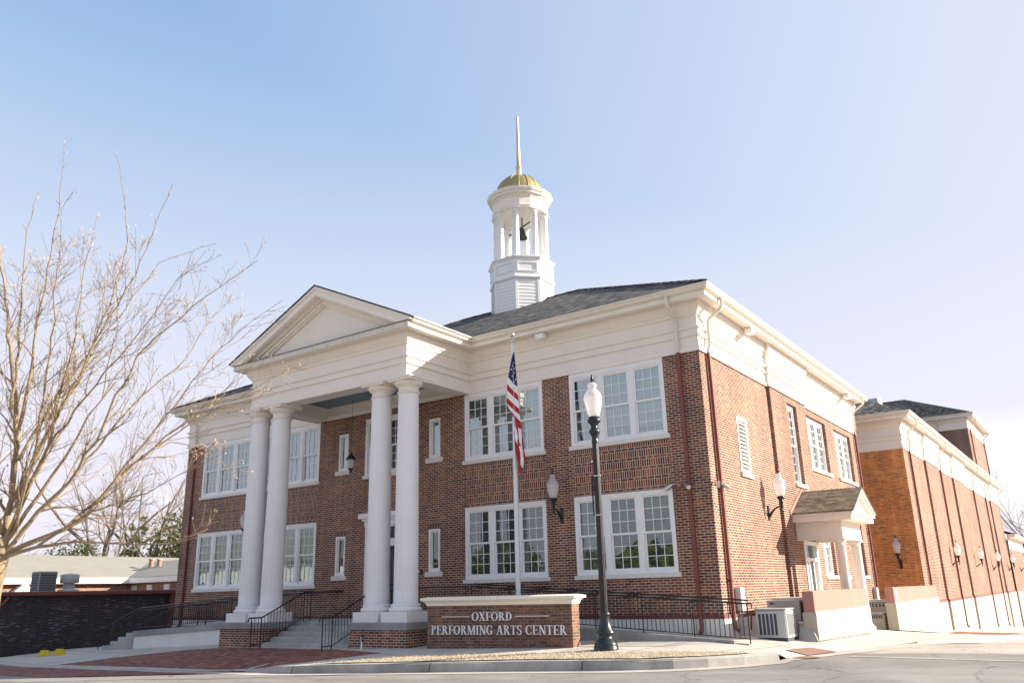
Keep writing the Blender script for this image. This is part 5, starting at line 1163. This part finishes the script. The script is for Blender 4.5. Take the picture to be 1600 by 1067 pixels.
# ------------------------------------------------------------------ flagpole and flag
def make_flag():
    x, y = -4.93, -1.62; zg = S(x,y)
    T = thing('flagpole', 'slim pale flagpole with ball finial rising behind the brick sign', 'flagpole', (x,y,zg))
    m = MB(); m.lathe([(.16,zg),(.15,zg+.05),(.09,zg+.10),(.075,zg+.14),(.072,zg+.2),(.064,3.0),(.042,7.42),(.03,7.5)], (x,y,0), 20); m.build('pole', M['pole'], T)
    m = MB(); m.lathe([(.03,7.48),(.055,7.5),(.055,7.56),(.025,7.58),(.022,7.66)], (x,y,0), 14); m.tube([(x+.02,y-.04,7.52),(x+.09,y-.07,7.53)], .03, 8); m.build('truck', M['steel'], T)
    m = MB(); m.lathe([(.0,7.65)]+[(.075*math.cos(R(a)), 7.725+.075*math.sin(R(a))) for a in range(-80,81,16)]+[(0,7.80)], (x,y,0), 18); m.build('ball', M['steel'], T)
    m = MB(); m.tube([(x+.05,y-.06,7.5),(x+.052,y-.07,4.5),(x+.07,y-.07,1.0)], .006, 4); m.tube([(x+.07,y-.02,1.0),(x+.10,y-.05,1.0)], .01, 4); m.build('halyard', M['white'], T)
    # the limp flag: a front fold showing canton and stripes, the rest gathered below
    zt = 7.17; rr = Vector((.82,.57,0)); ff = Vector((.57,-.82,0)); o0 = Vector((x,y,0))-rr*(-.0)+ff*.085
    F = MB(); rows = 60; cols = 14
    rnd = random.Random(3)
    def edge(t):  # left and right limit of the fold at fraction t of its height
        left = pw(t, [(0,.035),(.1,-.03),(.5,-.17),(.78,-.205),(1,-.01)]); right = pw(t, [(0,.05),(.3,.10),(.7,.155),(1,.20)]); return left, right
    H = 2.05; v = []
    for i in range(rows+1):
        t = i/rows; l, r = edge(t)
        for j in range(cols+1):
            s = j/cols; q = l+(r-l)*s; dep = .035*math.sin(3.1*s*2+t*2.5)+.02*math.sin(7*s+t*6); zz = zt-H*t-.26*(s-.5)*min(1,t*2.2)*1.0-.12*(s)*t
            p = o0+rr*q+ff*dep; v.append((p.x,p.y,zz))
    for i in range(rows):
        t = (i+.5)/rows; k = int((t-.42)/.58*6.4)
        F.cur = 2 if t < .42 else (1 if k % 2 == 0 else 0)
        F.add([], []); o = len(F.v)
        for j in range(cols):
            a = i*(cols+1)+j; F.add([v[a],v[a+1],v[a+cols+2],v[a+cols+1]], [(0,1,2,3)], True)
    fl = None
    # gathered fly: narrow hanging pleats of red and white
    for n, (qa, qb, za, zb, c, dp) in enumerate([(-.03,.10,5.12,4.30,1,-.02),(.02,.20,5.20,4.55,0,.05),(.10,.19,5.0,4.35,1,.085),(-.01,.11,4.9,3.95,0,.04),(.10,.235,4.8,4.15,0,.0),(.05,.15,4.62,3.78,0,.09),(.11,.20,4.5,3.95,1,.11),(-.02,.07,5.05,4.6,1,.07)]):
        F.cur = c; N_ = 14; vv = []
        for i in range(N_+1):
            t = i/N_; w = 1-.35*t*t
            for j in range(5):
                s = j/4; q = qa+(qb-qa)*(.5+(s-.5)*w)+.03*math.sin(t*5+n)*t+.05*t; p = o0+rr*q+ff*(dp+.03*math.sin(s*3+t*5+n)); vv.append((p.x,p.y,za+(zb-za)*t-.10*s))
        for i in range(N_):
            for j in range(4): a = i*5+j; F.add([vv[a],vv[a+1],vv[a+6],vv[a+5]], [(0,1,2,3)], True)
    F.weld = True
    fl = F.build('flag', [M['flag_red'], M['flag_white'], M['flag_blue']])
    tag(fl, 'limp red and white striped flag with starred blue canton hanging from the flagpole', 'flag')
    sd = fl.modifiers.new('cloth', 'SOLIDIFY'); sd.thickness = .004
    m = MB()
    for i, t in enumerate((.14,.20,.205,.265,.27,.335,.34,.39)):
        l, r = edge(t); s = (.55,.35,.78,.22,.66,.42,.86,.64)[i]; q = l+(r-l)*s; dep = .035*math.sin(3.1*s*2+t*2.5)+.02*math.sin(7*s+t*6)
        c = o0+rr*q+ff*(dep+.014); zz = zt-H*t-.26*(s-.5)*min(1,t*2.2)-.12*s*t; pts = []
        for k in range(10): a = R(90+36*k); rad = .034 if k % 2 == 0 else .014; p = c+rr*(rad*math.cos(a)); pts.append((p.x,p.y,zz+rad*math.sin(a)))
        m.poly(pts)
    m.build('star_pattern', M['flag_white'], fl)
make_flag()
# ------------------------------------------------------------------ machinery, screens and small things by the side wall
def make_side_things():
    A = thing('condenser_unit', 'small louvred condenser unit on the pavement beside the iron railing end', 'air conditioner', (1.0,.7,-.55)); z = S(.95,.6)
    x0, x1, y0, y1, zt = .66, 1.40, .34, 1.06, .10
    m = MB(); m.box(x0+.02,x1-.02,y0+.02,y1-.02,z-.2,z+.04); m.build('base', M['ac_dark'], A)
    m = MB(); m.bbox(x0,x1,y0,y1,z+.041,zt,.035); m.build('case', M['ac_light'], A)
    m = MB(); m.bbox(x0-.015,x1+.015,y0-.015,y1+.015,zt+.001,zt+.03,.01); m.build('lid', M['ac_light'], A)
    m = MB()
    for k in range(5): u = x0+.07+.095*k; m.hexa([(u,y0-.004,z+.10),(u+.062,y0-.004,z+.10),(u+.062,y0+.01,z+.10),(u,y0+.01,z+.10)],[(u,y0-.004,zt-.09),(u+.062,y0-.004,zt-.09),(u+.062,y0+.01,zt-.09),(u,y0+.01,zt-.09)])
    for k in range(9): v = y0+.08+.065*k; m.box(x1-.01, x1+.004, v, v+.03, z+.1, zt-.09)
    m.build('louvre', M['ac_dark'], A)
    P = thing('package_unit', 'large grey air handling unit standing behind the small condenser', 'air conditioner', (1.0,2.0,-.6)); z = S(1,2)
    m = MB(); m.bbox(.62,1.44,1.38,2.95,z+.02,.30,.012); m.build('case', M['ac'], P)
    m = MB(); m.bbox(.55,1.50,1.9,3.02,.301,.345,.01); m.build('lid', M['ac_light'], P)
    m = MB(); m.box(.70,.80,1.374,1.381,.20,.25); m.box(1.20,1.24,1.374,1.381,-.12,-.08); m.build('badge', M['ac_dark'], P)
    m = MB(); m.box(.98,1.14,1.375,1.381,.02,.13); m.build('warning_plate', M['pink'], P)
    m = MB()
    for k in range(14): v = 1.5+.1*k; m.box(1.439,1.452,v,v+.045,z+.1,.22)
    m.build('grille', M['ac_dark'], P)
    m = MB(); m.tube([(.62,1.5,-.1),(.5,1.4,.06),(.38,1.3,.08),(.24,1.25,-.05),(.2,1.25,-.4)], .022, 8); m.build('hose', M['maroon'], P)
    L_ = thing('leaning_board', 'grey board leaning between the small condenser and the screen wall', 'board', (1.6,1.0,-.6)); z = S(1.6,.9)
    m = MB(); m.hexa([(1.42,1.05,z),(1.90,.98,z),(1.90,1.02,z),(1.42,1.10,z)],[(1.42,1.30,z+.40),(1.66,1.30,z+.40),(1.66,1.36,z+.40),(1.42,1.36,z+.40)]); m.build('board', M['ac'], L_)
    m = MB(); m.box(1.40,1.68,1.27,1.39,z+.401,z+.43); m.build('edge_strip', M['white'], L_)
    # stuccoed screen walls
    for (ya, yb, lab) in ((1.22,6.80,'pink and white stuccoed screen wall in front of the air handling unit'), (10.45,18.95,'pink and white stuccoed screen wall nearer the long rear wing')):
        T = thing('screen_wall', lab, 'screen wall', (1.7,(ya+yb)/2,S(1.9,ya)), 'stuccoed screen walls'); x0, x1 = 1.53, 1.86; zs, zt = -.01, .505
        za, zb = S(1.9,ya)+.035, S(1.9,yb)+.035
        m = MB(); m.hexa([(x0,ya,za),(x1,ya,za),(x1,yb,zb),(x0,yb,zb)],[(x0,ya,zs),(x1,ya,zs),(x1,yb,zs),(x0,yb,zs)]); m.hexa([(x0,ya,zs),(x1,ya,zs),(x1,yb,zs),(x0,yb,zs)],[(x0+.03,ya+.03,zs+.03),(x1-.025,ya+.03,zs+.03),(x1-.025,yb-.03,zs+.03),(x0+.03,yb-.03,zs+.03)]); m.build('base', M['offwhite'], T)
        m = MB(); m.bbox(x0+.031,x1-.026,ya+.031,yb-.031,zs+.02,zt,.012); m.build('cap', M['pink'], T)
        m = MB(); k = ya+.3
        while k < yb-.2: zz = S(1.9,k); m.box(x0+.06,x1-.06,k,k+.22,zz-.2,zz+.05+(zb-za)*0); k += 1.4
        m.build('foot', M['concrete'], T)
    m = MB(); T = thing('sign_plate', 'narrow white plate on the second screen wall', 'plate', (1.865,10.9,.2)); m.box(1.8351,1.845,10.75,10.87,.08,.42); m.build('plate', M['white'], T)
    # condensers between the screen walls
    proto = None
    for i, (x, y, h, w, lab) in enumerate([(.95,12.1,.95,.8,'tall grey condenser in the gap between the screen walls'), (.70,13.6,1.05,.8,'grey condenser against the wall behind the screen wall gap'), (1.12,11.0,.55,.55,'lowest grey condenser in the gap between the screen walls')]):
        z = S(x,y)-.02; T = thing('condenser_unit', lab, 'air conditioner', (x,y,z), 'grey condensers between the screen walls')
        m = MB(); m.bbox(x-w/2,x+w/2,y-w/2,y+w/2,z-.1,z+h,.03); m.build('case', M['ac'], T)
        m = MB(); m.bbox(x-w/2-.01,x+w/2+.01,y-w/2-.01,y+w/2+.01,z+h+.001,z+h+.03,.01); m.build('lid', M['ac_light'], T)
        m = MB()
        for k in range(6): u = x-w/2+.06+(w-.12)*k/6; m.box(u,u+.05,y-w/2-.004,y-w/2+.01,z+h-.16,z+h-.05)
        m.build('louvre', M['ac_dark'], T)
    for loc, lab in (((.0,1.02,.35),'white meter box on the sunny corner of the side wall'), ((.0,16.0,.2),'white meter box low on the far end of the side wall')):
        T = thing('meter_box', lab, 'meter box', loc); x,y,z = loc
        m = MB(); m.bbox(x+.001,x+.16,y-.14,y+.14,z-.28,z+.28,.012); m.build('case', M['grey_box'], T)
        m = MB(); m.tube([(x+.08,y+.14,z+.1),(x+.08,y+.22,z+.12),(x+.06,y+.24,z-.1)], .03, 8); m.tube([(x+.06,y-.05,z-.28),(x+.05,y-.05,z-.9)], .02, 6); m.tube([(x+.06,y+.06,z-.28),(x+.05,y+.06,z-.9)], .02, 6); m.build('conduit', M['grey_box'], T)
    T = thing('intercom_box', 'small dark box on the wall beside the porch slit window', 'box', (-9.75,-.03,1.35)); m = MB(); m.bbox(-9.83,-9.70,-.07,-.002,1.29,1.38,.01); m.build('case', M['door_dark'], T); m = MB(); m.box(-9.80,-9.76,-.075,-.0701,1.31,1.35); m.build('lens', M['steel'], T)
    # striped marker post and yellow wheel stops
    x, y = -8.72, -3.52; z = S(x,y); T = thing('marker_post', 'short black and white striped marker post before the podium', 'marker post', (x,y,z))
    m = MB(); m.tube([(x,y,z-.05),(x,y,z+.19)], .022, 10); m.build('post', M['white'], T)
    m = MB(); m.tube([(x,y,z+.191),(x,y,z+.33)], .024, 10); m.build('head', M['door_dark'], T)
    m = MB()
    for k in range(3): a = .205+.04*k; m.tube([(x+.016,y-.022,z+a),(x-.014,y-.024,z+a+.03)], .009, 5)
    m.build('stripe', M['white'], T)
    for i, (x, y) in enumerate([(-25.15,-3.60),(-24.65,-3.30)]):
        z = S(x,y)-.01; rt = Vector((.82,.57)); fw = Vector((-.57,.82)); T = thing('wheel_stop', ('yellow wheel stop nearer the dark building','yellow wheel stop nearer the short flight of steps')[i], 'wheel stop', (x,y,z), 'yellow wheel stops'); m = MB()
        def q(u, d, zz): p = Vector((x,y))+rt*u+fw*d; return (p.x,p.y,z+zz)
        m.hexa([q(-.25,-.10,0),q(.25,-.10,0),q(.25,.10,0),q(-.25,.10,0)],[q(-.13,-.05,.23),q(.13,-.05,.23),q(.13,.05,.23),q(-.13,.05,.23)]); m.build('body', M['yellow'], T, .015)
make_side_things()
# ------------------------------------------------------------------ trees
LEAD = [(0.085,[(-2.03,-15.67,1.14),(-2.11,-15.65,1.79),(-2.2,-15.64,2.38),(-2.33,-15.66,2.85),(-2.51,-15.72,3.5),(-2.73,-15.8,4.27),(-2.95,-15.89,5.09),(-3.2,-15.99,5.85)]),(0.05,[(-2.02,-15.66,1.22),(-1.87,-15.61,1.84),(-1.66,-15.54,2.34),(-1.56,-15.53,2.91),(-1.45,-15.52,3.66),(-1.4,-15.55,4.45),(-1.29,-15.54,5.09)]),(0.045,[(-2.08,-15.7,2.44),(-2.08,-15.66,3.13),(-2.12,-15.65,3.93),(-2.14,-15.62,4.61),(-2.16,-15.6,5.5),(-2.24,-15.62,6.39)]),(0.05,[(-2.01,-15.65,1.22),(-1.71,-15.52,1.63),(-1.39,-15.38,1.96),(-1.13,-15.28,2.38),(-0.93,-15.23,2.87),(-0.62,-15.1,3.45),(-0.17,-14.87,3.87),(0.46,-14.51,4.42)]),(0.06,[(-2.01,-15.65,1.21),(-1.74,-15.4,1.36),(-1.45,-15.15,1.56),(-1.24,-14.95,1.99),(-0.95,-14.69,2.36),(-0.65,-14.42,2.74),(-0.43,-14.21,3.01),(-0.19,-13.99,3.34)]),(0.045,[(-1.99,-15.64,1.18),(-1.62,-15.51,1.26),(-1.17,-15.33,1.29),(-0.6,-15.08,1.24),(-0.11,-14.87,1.23),(0.15,-14.82,1.27)]),(0.03,[(-1.52,-15.31,1.44),(-1.41,-15.05,1.78),(-1.28,-14.79,2.16),(-0.83,-14.3,2.7),(-0.34,-13.78,3.16),(0.02,-13.35,3.51)]),(0.045,[(-2.02,-15.65,1.64),(-1.95,-15.51,2.37),(-1.75,-15.27,3.15),(-1.61,-15.08,4.14),(-1.58,-14.96,5.03),(-1.81,-15.02,5.99),(-1.99,-15.05,6.42)]),(0.04,[(-2.01,-15.65,1.78),(-1.6,-15.52,2.7),(-1.15,-15.36,3.64),(-0.78,-15.26,4.3),(-0.5,-15.22,4.89),(-0.26,-15.21,5.32)]),(0.035,[(-2.04,-15.67,2.22),(-1.92,-15.34,3.16),(-1.69,-14.94,4.02),(-1.49,-14.55,4.87),(-1.1,-14.04,5.22)]),(0.04,[(-2.18,-15.77,2.82),(-2.16,-15.82,3.73),(-2.15,-15.89,4.44),(-2.13,-15.95,5.01),(-1.99,-15.93,5.49)]),(0.045,[(-2.03,-15.66,1.29),(-1.73,-15.65,2.11),(-1.56,-15.72,3.03),(-1.4,-15.81,3.89),(-1.29,-15.93,5.02),(-1.05,-15.95,5.18)]),(0.03,[(-1.5,-15.29,2.02),(-1.3,-14.86,2.84),(-1.0,-14.36,3.52),(-0.9,-14.0,4.28),(-1.03,-13.8,4.82)]),(0.03,[(-1.78,-15.49,2.35),(-1.16,-15.35,3.03),(-0.59,-15.25,3.56),(-0.11,-15.2,3.92),(0.28,-15.22,4.31)]),(0.03,[(-1.11,-15.02,1.97),(-0.73,-14.71,2.7),(-0.38,-14.42,3.4),(-0.04,-14.13,3.88),(0.2,-13.91,4.14)]),(0.03,[(-1.74,-15.46,1.27),(-1.23,-15.2,1.61),(-0.65,-14.89,1.8),(-0.19,-14.67,2.06),(0.09,-14.57,2.32)]),(0.025,[(-0.78,-14.79,2.32),(-0.75,-14.58,2.42),(-0.58,-14.26,2.37),(-0.42,-13.96,2.08)]),(0.05,[(-2.04,-15.67,1.17),(-2.52,-15.86,1.81),(-3.07,-16.1,2.58),(-3.68,-16.37,3.58),(-4.2,-16.59,4.74)]),(0.04,[(-2.06,-15.68,1.23),(-2.31,-16.05,1.64),(-2.77,-16.57,2.05),(-3.15,-17.03,2.39)])]
def limb(m, rnd, p, d, L_, r, depth, tips, seg=5, wob=.16, upw=.12, n=5, split=(2,4), top=1e9):
    pts = [p]; rs = [r]; q = p.copy(); dd = d.normalized(); nodes = []
    for i in range(seg):
        dd = (dd+Vector((rnd.gauss(0,wob),rnd.gauss(0,wob),rnd.gauss(0,wob)+upw))).normalized(); 
        if q.z > top and i >= 1: break
        q = q+dd*(L_/seg); pts.append(q); rs.append(max(.0022, r*(1-.72*(i+1)/seg))); nodes.append((q.copy(), dd.copy(), rs[-1]))
    m.tube(pts, rs, n if r > .012 else 4, cap=False)
    tips.append((q, dd))
    if depth > 0 and len(nodes) > 2:
        for k in range(rnd.randint(*split)):
            c, cd, cr = nodes[rnd.randint(0, len(nodes)-2)]; ax = Vector((rnd.gauss(0,1),rnd.gauss(0,1),rnd.gauss(0,.6))); ax = (ax-cd*ax.dot(cd)).normalized()
            limb(m, rnd, c, (cd+ax*rnd.uniform(.45,.95)), L_*rnd.uniform(.40,.68), cr*rnd.uniform(.5,.75), depth-1, tips, max(3,seg-1), wob, upw, n, split, top)
def make_near_tree():
    rnd = random.Random(21); base = Vector((-2.075,-15.695,-.82)); fork = Vector((-2.08,-15.70,1.12))
    T = thing('bare_tree', 'bare pale barked street tree spreading its branches before the hall', 'tree', base)
    m = MB(); m.tube([base+Vector((0,0,-.1)),base+Vector((0,0,.1)),base+Vector((.01,0,.8)),Vector((-2.085,-15.70,.75)),fork,fork+Vector((0,0,.25))], [.15,.12,.088,.080,.10,.085], 14); m.build('trunk', M['bark'], T)
    m = MB(); tw = MB(); tips = []
    for r, pts in LEAD:
        P = [Vector(p) for p in pts]; P[0] = fork+(P[0]-fork)*.5 if (P[0]-fork).length < .25 else P[0]
        # subdivide with a little crookedness
        Q = [P[0]]; 
        for a, b in zip(P, P[1:]):
            n = max(2, int((b-a).length/.16))
            for k in range(1, n+1): Q.append(a+(b-a)*(k/n)+Vector((rnd.gauss(0,.010),rnd.gauss(0,.010),rnd.gauss(0,.006))))
        N_ = len(Q); rs = [max(.0032, r*.58*(1-.93*(i/(N_-1))**.7)) for i in range(N_)]
        m.tube(Q, rs, 8, cap=False); tips.append((Q[-1], (Q[-1]-Q[-2]).normalized()))
        i = 3
        while i < N_-1:
            dd = (Q[i+1]-Q[i-1]).normalized(); ax = Vector((rnd.gauss(0,1),rnd.gauss(0,1),rnd.gauss(0,.7))); ax = (ax-dd*ax.dot(dd)).normalized(); t = i/N_
            limb(tw, rnd, Q[i], dd+ax*rnd.uniform(.4,.8), rnd.uniform(.30,.95)*(1.05-.65*t), rs[i]*rnd.uniform(.28,.5)+.0015, 2 if t < .75 else 1, tips, 5, .13, .06, 5, (2,3), 4.75); i += 1
    # limbs on the sides the camera sees end-on
    for k in range(6):
        a = rnd.uniform(0,6.28); d = Vector((math.cos(a),math.sin(a),rnd.uniform(.7,1.5)))
        limb(m, rnd, fork+Vector((0,0,rnd.uniform(-.05,.3))), d, rnd.uniform(1.9,2.9), rnd.uniform(.018,.028), 3, tips, 9, .09, .04, 6, (3,4), 4.2)
    m.build('branch', M['bark'], T); o = tw.build('twig', M['bark'], T); o['kind'] = 'stuff'
    m = MB()
    for q, dd in tips:
        if rnd.random() < .45:
            for k in range(rnd.randint(1,2)): c = q+dd*.01+Vector((rnd.gauss(0,.012),rnd.gauss(0,.012),rnd.gauss(0,.012))); m.tube([c,c+dd*.018,c+dd*.034], [.003,.005,.0015], 5)
    o = m.build('bud', M['bud'], T); o['kind'] = 'stuff'
    structure(drape([(base.x+.7*math.cos(R(a)), base.y+.7*math.sin(R(a))) for a in range(0,360,30)], 0, .4, lambda x,y: -.79).build('tree_pit', M['soil']))
make_near_tree()
def far_bare_tree(loc, h, seed, label, spread=.8, depth=4, group='bare trees in the distance', r=None):
    rnd = random.Random(seed); b = Vector(loc); T = thing('bare_tree', label, 'tree', b, group); r = r or h*.022; m = MB(); tips = []
    th = h*.28; m.tube([b,b+Vector((0,0,th*.5)),b+Vector((h*.01,0,th))], [r*1.1,r*.85,r*.75], 8, cap=False); m.build('trunk', M['bark_grey'], T); m = MB()
    for k in range(7):
        a = rnd.uniform(0,6.28); limb(m, rnd, b+Vector((h*.01,0,th*rnd.uniform(.75,1))), Vector((math.cos(a)*spread,math.sin(a)*spread,rnd.uniform(.8,1.8))), h*rnd.uniform(.4,.62), r*rnd.uniform(.3,.5), depth, tips, 5, .17, .07, 4, (3,4))
    m.build('crown', M['bark_grey'], T); return T
def leafy(loc, rx, rz, seed, label, mat, n=4200, size=.28, trunk=True, group='evergreen trees in the distance', clumps=26, name='evergreen_tree'):
    rnd = random.Random(seed); b = Vector(loc); T = thing(name, label, 'tree' if name != 'shrub' else 'shrub', b, group); m = MB()
    cl = []
    for k in range(clumps):
        a = rnd.uniform(0,6.28); t = rnd.random(); rr = rx*math.sqrt(rnd.random())*(1-.55*t); cl.append((b+Vector((rr*math.cos(a),rr*math.sin(a),rz*(.22+1.6*t))), rx*rnd.uniform(.22,.42)))
    for k in range(n):
        c, cr = rnd.choice(cl); d = Vector((rnd.gauss(0,1),rnd.gauss(0,1),rnd.gauss(0,1))).normalized(); p = c+d*cr*(rnd.random()**.4); u = Vector((rnd.gauss(0,1),rnd.gauss(0,1),rnd.gauss(0,1))).normalized(); v = u.orthogonal().normalized(); s = size*rnd.uniform(.5,1.2)
        m.add([p-u*s,p+v*s*.5,p+u*s,p-v*s*.5], [(0,1,2,3)])
    if trunk:
        t = MB(); t.tube([b,b+Vector((0,0,rz*.6)),b+Vector((0,0,rz*1.5))], [rx*.09,rx*.07,rx*.02], 7); 
        for k in range(9):
            c, cr = cl[k]; t.tube([b+Vector((0,0,rz*rnd.uniform(.3,.9))), c], [rx*.035,rx*.01], 5)
        t.build('trunk', M['bark_grey'], T)
    m.build('crown', M[mat], T); return T
def make_far():
    # beyond the ranch house
    far_bare_tree((-83,30,-2), 24, 5, 'tall bare tree with spreading crown beyond the ranch house', .75, 4)
    far_bare_tree((-77,31.5,-2), 20, 8, 'bare tree with ivy beside the tall one beyond the ranch house', .7, 4)
    far_bare_tree((-95,24,-2), 17, 12, 'pale bare tree over the middle of the ranch house roof', .9, 3)
    far_bare_tree((-92,12,-2), 13, 15, 'bare tree at the street end of the ranch house roof', .9, 3)
    far_bare_tree((-88,36,-2), 13, 17, 'lower bare tree close to the hall corner', .8, 3)
    leafy((-77,30.5,-2), 1.6, 6.2, 33, 'ivy covered trunk among the bare trees', 'leaf_mid', 1500, .15, True, clumps=20)
    leafy((-71,32.5,-2), 5.6, 5.6, 31, 'broad evergreen tree close to the hall corner', 'leaf_mid', 9000, .20, clumps=44)
    leafy((-79,24.8,-2), 4.2, 4.3, 35, 'rounded evergreen behind the ranch house ridge', 'leaf_mid', 5000, .17, clumps=36)
    rnd = random.Random(77); m = MB(); tips = []
    for k in range(34):
        p = Vector((rnd.uniform(-150,-108), rnd.uniform(0,75), -2)); h = rnd.uniform(8,12.5); m.tube([p,p+Vector((0,0,h*.5))], [.22,.14], 4, cap=False)
        for j in range(5): a = rnd.uniform(0,6.28); limb(m, rnd, p+Vector((0,0,h*rnd.uniform(.25,.5))), Vector((math.cos(a)*.7,math.sin(a)*.7,1.3)), h*rnd.uniform(.3,.5), .09, 2, tips, 4, .18, .05, 3, (2,4))
    o = m.build('woods', M['bark_grey']); o['kind'] = 'stuff'; o['label'] = 'distant grey leafless woods on the horizon behind the ranch house'; o['category'] = 'woods'
    # beyond the rear wing
    far_bare_tree((3.2,112,-5), 22, 41, 'large bare tree beyond the end of the long wing', .8, 4)
    far_bare_tree((8,126,-5), 20, 43, 'second bare tree behind the evergreens past the annex', .8, 4)
    leafy((-.6,96,-5), 2.6, 5.6, 45, 'yellow green evergreen rising behind the annex roof', 'leaf_mid', 2600, .25)
    leafy((4.2,103,-5), 5.0, 6.4, 47, 'large dark blue green evergreen past the annex', 'leaf_blue', 5200, .28)
    leafy((9,108,-5), 5.0, 6.0, 48, 'dark evergreen at the far end of the side street', 'leaf_dark', 4000, .3)
    C_ = thing('parked_car', 'small blue car parked far down the side street', 'car', (3.4,86,-3.6)); z = S(3.4,86)+.02
    m = MB(); m.hexa([(2.6,83.9,z+.25),(4.2,83.9,z+.25),(4.2,88.1,z+.25),(2.6,88.1,z+.25)],[(2.62,83.9,z+.85),(4.18,83.9,z+.85),(4.18,88.1,z+.9),(2.62,88.1,z+.9)]); m.hexa([(2.66,84.9,z+.86),(4.14,84.9,z+.86),(4.14,87.8,z+.88),(2.66,87.8,z+.88)],[(2.82,85.6,z+1.42),(3.98,85.6,z+1.42),(3.98,87.1,z+1.42),(2.82,87.1,z+1.42)]); m.build('body', M['car_blue'], C_, .08)
    for x in (2.62, 4.18):
        for y in (84.7, 87.3): m = MB(); m.tube([(x-.1,y,z+.30),(x+.1,y,z+.30)], .32, 16); m.build('wheel', M['iron'], C_)
    # overhead wires
    m = MB()
    for k, zz in enumerate((5.4, 4.9)):
        pts = [(-100+ (i/12)*75, 60-(i/12)*24, zz+ .9*((i/12-.5)**2)*2) for i in range(13)]; m.tube(pts, .02, 4)
    tag(m.build('overhead_wire', M['ac_dark']), 'sagging overhead wires behind the ranch house', 'wire')
    T = thing('utility_pole', 'wooden utility pole beyond the ranch house', 'utility pole', (-88,22,-2)); m = MB(); m.tube([(-88,22,-2),(-88,22,8.6)], [.16,.11], 8); m.tube([(-89,22,8.2),(-87,22,8.2)], .06, 4); m.build('pole', M['bark_grey'], T)
    # the far side of the street, seen only as reflections in the panes
    Q = thing('white_house', 'white clapboard house facing the hall from across the street', 'house', (-78,-50,-2)); m = MB(); m.box(-92,-64,-58,-46,-3,4.6); m.build('wall', M['white'], Q)
    m = MB(); m.prism([(-59,4.6),(-45,4.6),(-52,8.2)], lambda y, z: (-93,y,z), lambda y, z: (-63,y,z)); m.build('roof', M['shingle_house'], Q)
    for x in (-88,-82,-76,-70): m = MB(); m.box(x-.7,x+.7,-46.1,-45.95,.4,2.6); m.build('window', M['door_dark'], Q)
    rnd = random.Random(99); m = MB()
    for k in range(17):
        a = -58+k*7.2+rnd.uniform(-2,2); b = Vector((a, -52+rnd.uniform(-6,4), -1.4)); h = rnd.uniform(6,9); m.tube([b,b+Vector((0,0,h*.6))], .25, 5, cap=False)
        for j in range(420):
            d = Vector((rnd.gauss(0,1),rnd.gauss(0,1),rnd.gauss(0,1))).normalized(); p = b+Vector((0,0,h*.58))+Vector((d.x*3.6,d.y*3.6,d.z*h*.40))*rnd.random()**.35; u = Vector((rnd.gauss(0,1),rnd.gauss(0,1),rnd.gauss(0,1))).normalized(); v = u.orthogonal(); s = .55; m.add([p-u*s,p+v*s*.6,p+u*s,p-v*s*.6], [(0,1,2,3)])
    o = m.build('treeline', M['leaf_mid']); o['kind'] = 'stuff'; o['label'] = 'row of leafy trees on the far side of the street'; o['category'] = 'trees'
make_far()
